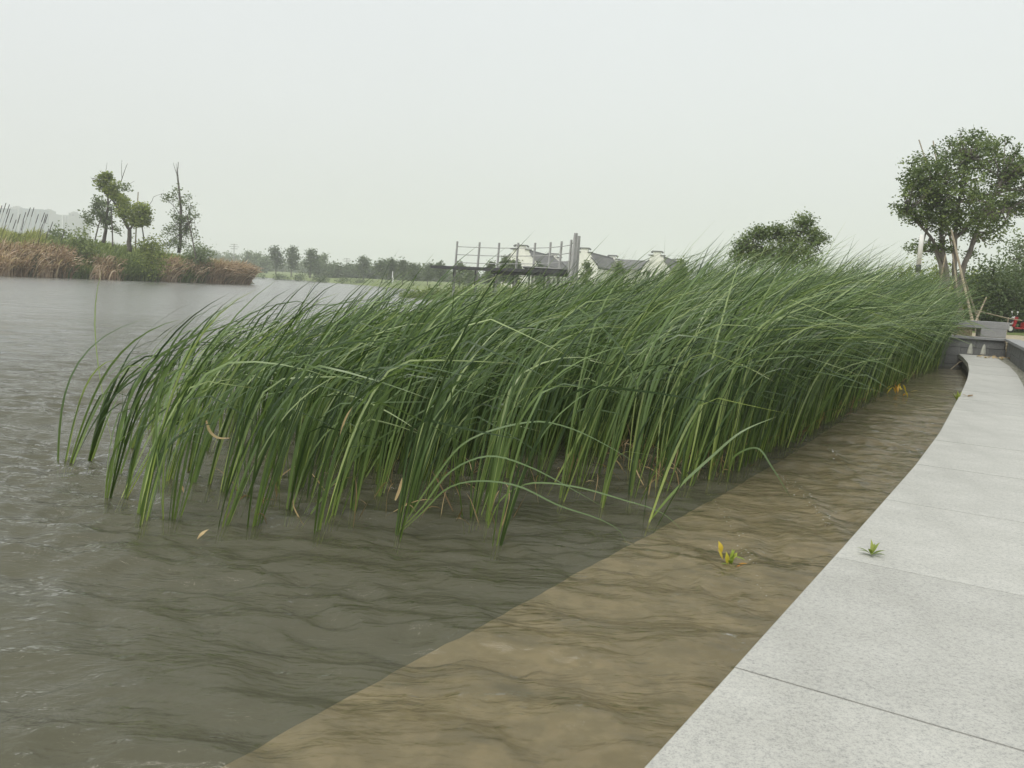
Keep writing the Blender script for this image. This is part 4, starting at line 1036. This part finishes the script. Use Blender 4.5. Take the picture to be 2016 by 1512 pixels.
# unbroken woods behind, shrub belts on the shore
def wood(name, label, px0, px1, D_, tops, seed, mat, leaf, ncl, zb=1.0, dep=14):
    r = np.random.default_rng(seed); x0 = at(px0, 540, D_)[0]; x1 = at(px1, 540, D_)[0]; lb = []
    n_ = int(abs(px1 - px0) / 9) + 2
    for k in range(n_):
        f = k / (n_ - 1); px = px0 + (px1 - px0) * f; tp = at(px, np.interp(px, [a for a, b in tops], [b for a, b in tops]) + r.normal(0, 2.2), D_)[2]
        rz_ = (tp - zb) / 2; lb.append((at(px, 540, D_)[0] + r.normal(0, 1), D_ + r.uniform(-dep, dep) * .3, zb + rz_, 8 * D_ / FPX, dep * .4, rz_, 1))
    V, Fq, ti, cl = leaf_cloud(lb, ncl, 9, leaf, r, .8, .4, spread=leaf * 1.1)
    tag(link(name, mesh(name, V, Fq, {'tint': ti}, smooth=False), mat), label, 'trees', kind='stuff')
wood('far_wood', 'hazy low wood along the far shore behind the park trees', 625, 880, 270, [(625, 512), (660, 520), (700, 523), (745, 524), (800, 525), (880, 530)], 61, M_tree_far, .75, 2600)
wood('far_wood', 'pale hazy tree line behind the island tip', 380, 640, 430, [(380, 490), (405, 485), (425, 494), (460, 500), (500, 512), (560, 518), (640, 522)], 62, M_tree_pale, 1.0, 2400)
wood('far_wood', 'hazy wood behind the deck and the white houses', 870, 1330, 260, [(870, 533), (930, 540), (980, 538), (1100, 520), (1330, 530)], 63, M_tree_far, .75, 2200)
wood('far_wood', 'faint tree line on the horizon left of the island trees', -300, 400, 700, [(-300, 470), (60, 480), (200, 490), (400, 500)], 64, M_tree_pale, 2.0, 1800)
wood('thicket', 'green thicket behind the plaza under the shrubs', 1560, 2500, 52, [(1560, 545), (1700, 548), (1850, 545), (2016, 520), (2500, 500)], 65, M_tree, .2, 3600, dep=6)
wood('shore_bushes', 'dark scrub along the far waterline below the park trees', 520, 780, 215, [(520, 535), (560, 537), (585, 542), (600, 535), (620, 545), (660, 540), (675, 543), (700, 548), (780, 556)], 66, M_tree_far, .35, 420, zb=-.3, dep=5)
wood('shore_bushes', 'low reeds along the nearer far shore left of the deck', 800, 1120, 92, [(800, 575), (860, 572), (960, 565), (1120, 560)], 67, M_grass, .3, 900, zb=-.2, dep=5)
# utility poles and a white mast
for lab, px, py0, py1, D_ in (('distant utility pole with cross arms rising behind the brown island tip', 461, 480, 512, 300), ('tiny distant utility pole above the low wood', 683, 508, 535, 330)):
    a = at(px, py0, D_); t = thing('utility_pole', lab, 'pole', (a[0], D_, 1)); hh = a[2] - 1
    m_ = MB(); m_.tube([(0, 0, 0), (0, 0, hh)], [.16, .12], 5); m_.build('pole', M_greypost, t)
    for k, ww in ((.97, 1.2), (.90, 1.7), (.83, 1.2)):
        m_ = MB(); m_.box((0, 0, hh * k), (ww * 2, .15, .16)); m_.build('cross_arm', M_greypost, t)
a = at(773, 540, 175); t = thing('white_mast', 'thin white marker mast on the far lawn below the spreading trees', 'mast', (a[0], 175, 1))
m_ = MB(); m_.tube([(0, 0, 0), (0, 0, a[2] - .4)], [.12, .1], 6); m_.build('mast_pole', M_whiteplastic, t); m_ = MB(); m_.box((.12, 0, .9), (.3, .1, 1.0)); m_.build('panel', M_whiteplastic, t)

# ------------------------------------------------------------------ island
near = [pl(x, y, 0)[:2] for x, y in ((-420, 528), (-200, 535), (0, 543), (120, 547), (240, 552), (370, 556), (440, 559), (490, 560))]
near = np.array(near); tipx = near[-1]
far_ = np.array([(near[0][0] - 12, near[0][1] + 45), (-66, 122), (-57, 128), (-48, 131), (-41, 130), (-37.5, 124)])
ns = 60
def rs_line(P, n):
    d = np.r_[0, np.cumsum(np.linalg.norm(np.diff(P, axis=0), axis=1))]; s = np.linspace(0, d[-1], n); return np.stack([np.interp(s, d, P[:, k]) for k in range(2)], 1)
NL = rs_line(near, ns); FL = rs_line(np.vstack([far_, [tipx]]), ns)
nr = 24; V = []
def island_top(px): return np.interp(px, [-400, 0, 100, 200, 300, 400, 470, 500], [3.4, 3.4, 3.3, 3.2, 2.5, 1.8, 1.4, .5])
def pxof(x, y): 
    d = np.array([x, y, 0]) - CAM; return 1008 + FPX * (d @ Rv) / (d @ Fv)
zi = np.zeros((nr, ns))
for j in range(nr):
    f = j / (nr - 1)
    for i in range(ns):
        p_ = NL[i] * (1 - f) + FL[i] * f; h_ = island_top(pxof(*p_)); pr = min(1, (f / .35)) ** .8 if f < .5 else min(1, (1 - f) / .3) ** .8
        z = -.4 + (h_ + .4) * pr + .12 * math.sin(i * .9 + j * 1.3) * pr; zi[j, i] = z; V.append((p_[0], p_[1], z))
Fq = [(j * ns + i, j * ns + i + 1, (j + 1) * ns + i + 1, (j + 1) * ns + i) for j in range(nr - 1) for i in range(ns - 1)]
tag(link('island_ground', mesh('island_ground', V, Fq), M_soil), kind='structure')
def isl(u, f):
    i = u * (ns - 1); i0 = np.clip(i.astype(int), 0, ns - 2); t = (i - i0)[:, None]
    a = NL[i0] * (1 - t) + NL[i0 + 1] * t; b = FL[i0] * (1 - t) + FL[i0 + 1] * t; p_ = a * (1 - f[:, None]) + b * f[:, None]
    z = zi[np.clip((f * (nr - 1)).astype(int), 0, nr - 1), i0]; return np.c_[p_, z]
def grass(name, label, mat, n, pxr, fr, Lr, wr, dr, lean, seed, tm=.5, nseg=4, z0=None, pxf=None):
    r = np.random.default_rng(seed); P = isl(r.random(n * 4), r.uniform(fr[0], fr[1], n * 4))
    px = np.array([pxof(q[0], q[1]) for q in P]); ok = np.zeros(len(P), bool)
    for a, b in pxr: ok |= (px + r.normal(0, 5, len(P)) > a) & (px < b)
    P = P[ok][:n]; px = px[ok][:n]; m0 = len(P); L = r.uniform(*Lr, m0)
    if pxf is not None: L *= pxf(px)
    cl = np.sin(P[:, 0] * 2.3 + P[:, 1]) * .5 + np.sin(P[:, 0] * .9 - P[:, 1] * 1.7) * .5
    fan = r.normal(0, .22, (m0, 2)); wd = np.array([lean[0], lean[1]])[None] + r.normal(0, .35, (m0, 2))
    V, Fq, m, al = blades(P, L, fan, wd, r.uniform(dr[0], dr[1], m0), r.uniform(*wr, m0), nseg, seed)
    ti = np.clip(tm + .16 * cl + r.normal(0, .3, m0), 0, 1)
    return tag(link(name, mesh(name, V, Fq, {'tint': np.repeat(ti, m), 'along': al}), mat), label, 'grass', kind='stuff')
grass('island_grass', 'tall green grass covering the top of the island', M_grass, 16000, [(-500, 490)], (.06, .6), (.7, 1.5), (.07, .16), (0, .9), (.35, 0), 71, .5)
grass('green_reeds', 'darker green reeds on the island shore between the brown patches', M_grass, 5200, [(130, 175), (235, 312), (350, 400)], (0.0, .10), (1.3, 2.3), (.08, .16), (.1, 1.2), (.35, -.2), 72, .22)
grass('yellow_green_reeds', 'light yellow-green reed tops at the left end of the island', M_grass_y, 5000, [(-500, 92)], (.10, .45), (1.3, 2.3), (.07, .14), (.1, 1.0), (.4, 0), 73, .6, pxf=lambda p: 1.0 - .35 * np.abs(np.sin(p * .045)))
for k, (a, b, lab, n_, hh) in enumerate(((-500, 140, 'large brown patch of dry reeds drooping over the water at the left', 9500, 1.15), (165, 240, 'brown dry reed patch below the two leaning island trees', 2500, .85), (306, 356, 'narrow brown dry reed patch below the bare topped tree', 2300, 1.15), (375, 495, 'brown dry reeds covering the right tip of the island', 5600, 1.2))):
    grass('dry_reeds', lab, M_brown, n_, [(a, b)], (0.0, .13), (1.5 * hh, 3.0 * hh), (.07, .15), (.5, 1.9), (.5, -.35), 80 + k, .52, nseg=5)
# cattail spikes against the sky
sp_px = [(4, 404), (12, 399), (19, 402), (20, 410), (17, 420), (26, 420), (40, 421), (51, 417), (60, 408), (67, 408), (76, 421), (88, 418), (91, 421), (94, 421), (104, 436), (96, 450), (127, 454), (32, 432), (47, 435), (84, 440)]
for i, (px, py) in enumerate(sp_px):
    D_ = 84 + (i % 4) * 1.5; a = at(px, py, D_); b = at(px - 17 - 2 * (i % 3), py + 60, D_); t = thing('bulrush', 'dark bulrush spike against the sky at the island\'s left end, %s from the left' % ORD[sorted(q[0] + q[1] * .001 for q in sp_px).index(px + py * .001)], 'bulrush', tuple(b), 'bulrush spikes against the sky')
    d = a - b; m_ = MB(); m_.tube([(0, 0, 0), d * .7], .014, 4); m_.build('stalk', M_spike, t); m_ = MB(); m_.tube([d * .68, d * .72, d * .97, d], [.025, .04, .036, .012], 5); m_.build('spike', M_spike, t)

# island trees
def itree(name, lab, D, base_px, zb, lobes, limbs, mat, seed, nclump, leaf, twigs, bark=M_bark, per=11, twr=.2, spread=None, shell=.5):
    bs = np.array([at(base_px[0], base_px[1], D)[0], D, zb]); lb = []
    for (x, y, rx, ry) in lobes:
        c_ = rel(x, y, D, bs); lb.append((c_[0], c_[1], c_[2], rx * D / FPX, rx * .9 * D / FPX, ry * D / FPX, rx * ry))
    tk = [([tuple(rel(p[0], p[1], D + (p[2] if len(p) > 2 else 0), bs)) for p in pts], r0, r1) for pts, r0, r1 in limbs]
    return tree(name, lab, 'tree', bs, lb, tk, mat, np.random.default_rng(seed), nclump=nclump, per=per, leaf=leaf, twigs=twigs, bark=bark, tr=.12, twr=twr, spread=spread, shell=shell)
itree('leaning_tree', 'short trunked tree with bright green crown in two lumps leaning left on the island', 92, (254, 490), 2.4,
      [(208, 350, 13, 9), (200, 362, 13, 7), (218, 375, 17, 10), (235, 392, 18, 11), (225, 365, 12, 8), (250, 418, 24, 13), (280, 412, 18, 14), (270, 435, 26, 10), (290, 428, 11, 10), (243, 405, 14, 8), (212, 345, 7, 5), (285, 440, 14, 6)],
      [([(254, 495), (254, 470), (255, 452)], .26, .2), ([(255, 452), (245, 437), (236, 420), (228, 402), (210, 382), (192, 365)], .17, .03), ([(255, 452), (264, 440), (278, 425), (290, 408)], .13, .03), ([(290, 408), (300, 395), (302, 387), (322, 380)], .03, .012), ([(192, 365), (178, 348)], .02, .01)], M_tree_y, 91, 470, .30, 70, spread=.2)
itree('sparse_tree', 'thin leafed tree with bare twigs above, behind the bright leaning tree on the island', 96, (204, 480), 2.8,
      [(195, 400, 10, 14), (190, 420, 8, 14), (205, 430, 12, 14), (170, 425, 4, 8), (178, 438, 7, 8), (215, 410, 8, 8), (245, 370, 9, 5), (212, 440, 7, 7), (230, 452, 5, 3)],
      [([(203, 478), (207, 450), (212, 410), (214, 380)], .22, .08), ([(214, 400), (225, 385), (238, 360), (243, 340), (251, 322)], .07, .02), ([(240, 350), (239, 330), (240, 315)], .03, .012), ([(212, 390), (208, 340), (211, 320)], .04, .012), ([(243, 362), (255, 362), (265, 356)], .025, .01), ([(200, 415), (190, 395), (184, 386)], .04, .015)], M_tree_pale, 92, 150, .3, 60, spread=.3, twr=.16)
itree('conical_tree', 'tall narrow tree with sparse leaves and bare forked top on the island', 96, (352, 495), 1.2,
      [(345, 375, 7, 10), (335, 390, 9, 10), (328, 388, 5, 6), (370, 385, 6, 8), (358, 400, 14, 12), (375, 412, 10, 10), (350, 425, 16, 12), (368, 430, 18, 8), (385, 425, 6, 4), (345, 450, 16, 14), (370, 455, 16, 12), (330, 455, 7, 12), (388, 470, 9, 6), (350, 478, 22, 12), (365, 440, 14, 12), (332, 480, 7, 10)],
      [([(352, 498), (356, 455), (357, 415), (352, 370), (350, 345), (351, 319)], .2, .03), ([(351, 350), (345, 335), (341, 320)], .04, .015), ([(354, 380), (348, 350), (347, 322)], .03, .012), ([(357, 425), (345, 408), (330, 395)], .05, .015), ([(358, 440), (372, 420), (376, 405)], .05, .015), ([(356, 455), (375, 435), (390, 420)], .05, .015)], M_tree_pale, 93, 210, .24, 110, spread=.26, twr=.2)
for lab, a, b in (('stake leaning left beside the sparse island tree', (200, 427), (187, 463)), ('stake right of the sparse island tree trunk', (219, 412), (222, 475)), ('stake passing through the crown of the bright leaning tree', (272, 378), (266, 482)),
                  ('short stake right of the bright leaning tree trunk', (279, 442), (285, 482)), ('long stake propping the tall narrow island tree', (368, 425), (386, 500))):
    p1, p2 = at(*a, 93), at(*b, 93); t = thing('tree_stake', lab, 'stake', tuple(p2), 'stakes propping the island trees'); m_ = MB(); m_.tube([(0, 0, -.5), (p1 - p2) * .5, p1 - p2], [.075, .07, .055], 5); m_.build('pole', M_bamboo if 'crown' in lab else M_bark, t)
for lab, px, py, D_, w_, mt, s_ in (('rounded green bush left of the sparse tree on the island crest', 158, 460, 92, 50, M_grass, 1), ('grey green bush at the left end of the island crest', 112, 452, 100, 24, M_tree_pale, 2), ('low green bush between the leaning tree and the narrow tree', 297, 470, 93, 42, M_tree_y, 3), ('dark bush right of the narrow tree', 392, 488, 105, 34, M_tree_pale, 4)):
    blob_tree('island_bush', lab, 'bush', px, py, D_, w_, 1.6, mt, 400 + s_, 150, .3, hfrac=.98, twigs=10)

# ------------------------------------------------------------------ hazy tower blocks
DT = 1150
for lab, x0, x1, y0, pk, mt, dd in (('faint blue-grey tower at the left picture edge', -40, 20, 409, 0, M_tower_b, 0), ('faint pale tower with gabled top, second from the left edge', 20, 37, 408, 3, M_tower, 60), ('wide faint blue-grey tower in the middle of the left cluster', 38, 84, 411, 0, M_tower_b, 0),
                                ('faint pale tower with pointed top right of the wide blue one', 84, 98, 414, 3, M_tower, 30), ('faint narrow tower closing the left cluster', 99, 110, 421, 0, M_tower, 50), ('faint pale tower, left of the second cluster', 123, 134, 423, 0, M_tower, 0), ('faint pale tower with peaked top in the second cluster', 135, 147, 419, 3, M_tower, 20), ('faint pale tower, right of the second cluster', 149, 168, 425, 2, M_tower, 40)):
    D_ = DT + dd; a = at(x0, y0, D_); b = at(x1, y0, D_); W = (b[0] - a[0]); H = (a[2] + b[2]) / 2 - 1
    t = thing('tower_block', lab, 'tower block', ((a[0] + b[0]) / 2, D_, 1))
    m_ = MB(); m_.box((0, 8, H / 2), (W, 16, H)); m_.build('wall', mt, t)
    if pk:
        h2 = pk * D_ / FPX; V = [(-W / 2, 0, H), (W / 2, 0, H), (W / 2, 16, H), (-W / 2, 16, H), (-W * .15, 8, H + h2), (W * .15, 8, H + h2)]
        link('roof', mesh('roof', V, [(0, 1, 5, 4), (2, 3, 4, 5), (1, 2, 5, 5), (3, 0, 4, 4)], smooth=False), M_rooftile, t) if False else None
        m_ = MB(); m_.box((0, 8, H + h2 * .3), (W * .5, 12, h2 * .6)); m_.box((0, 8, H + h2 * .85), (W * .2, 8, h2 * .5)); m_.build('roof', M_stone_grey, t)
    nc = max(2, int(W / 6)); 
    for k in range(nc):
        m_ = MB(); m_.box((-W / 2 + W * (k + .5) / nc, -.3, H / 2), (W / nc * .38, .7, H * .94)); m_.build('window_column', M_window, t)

# ------------------------------------------------------------------ haze
hz = MB(); hz.box((0, 900, 60), (4600, 2900, 124)); HZ = True
mh, t, o, N, L = nodes('haze_air')
vp = N('ShaderNodeVolumePrincipled'); vp.inputs['Color'].default_value = (0.97, 0.985, 0.985, 1); vp.inputs['Density'].default_value = 0.00085; vp.inputs['Anisotropy'].default_value = 0.1
L(vp.outputs[0], o.inputs['Volume'])
if HZ:
    h_ = hz.build('haze', mh); tag(h_, kind='stuff')
    scene.cycles.volume_bounces = 3
    scene.cycles.max_bounces = 10
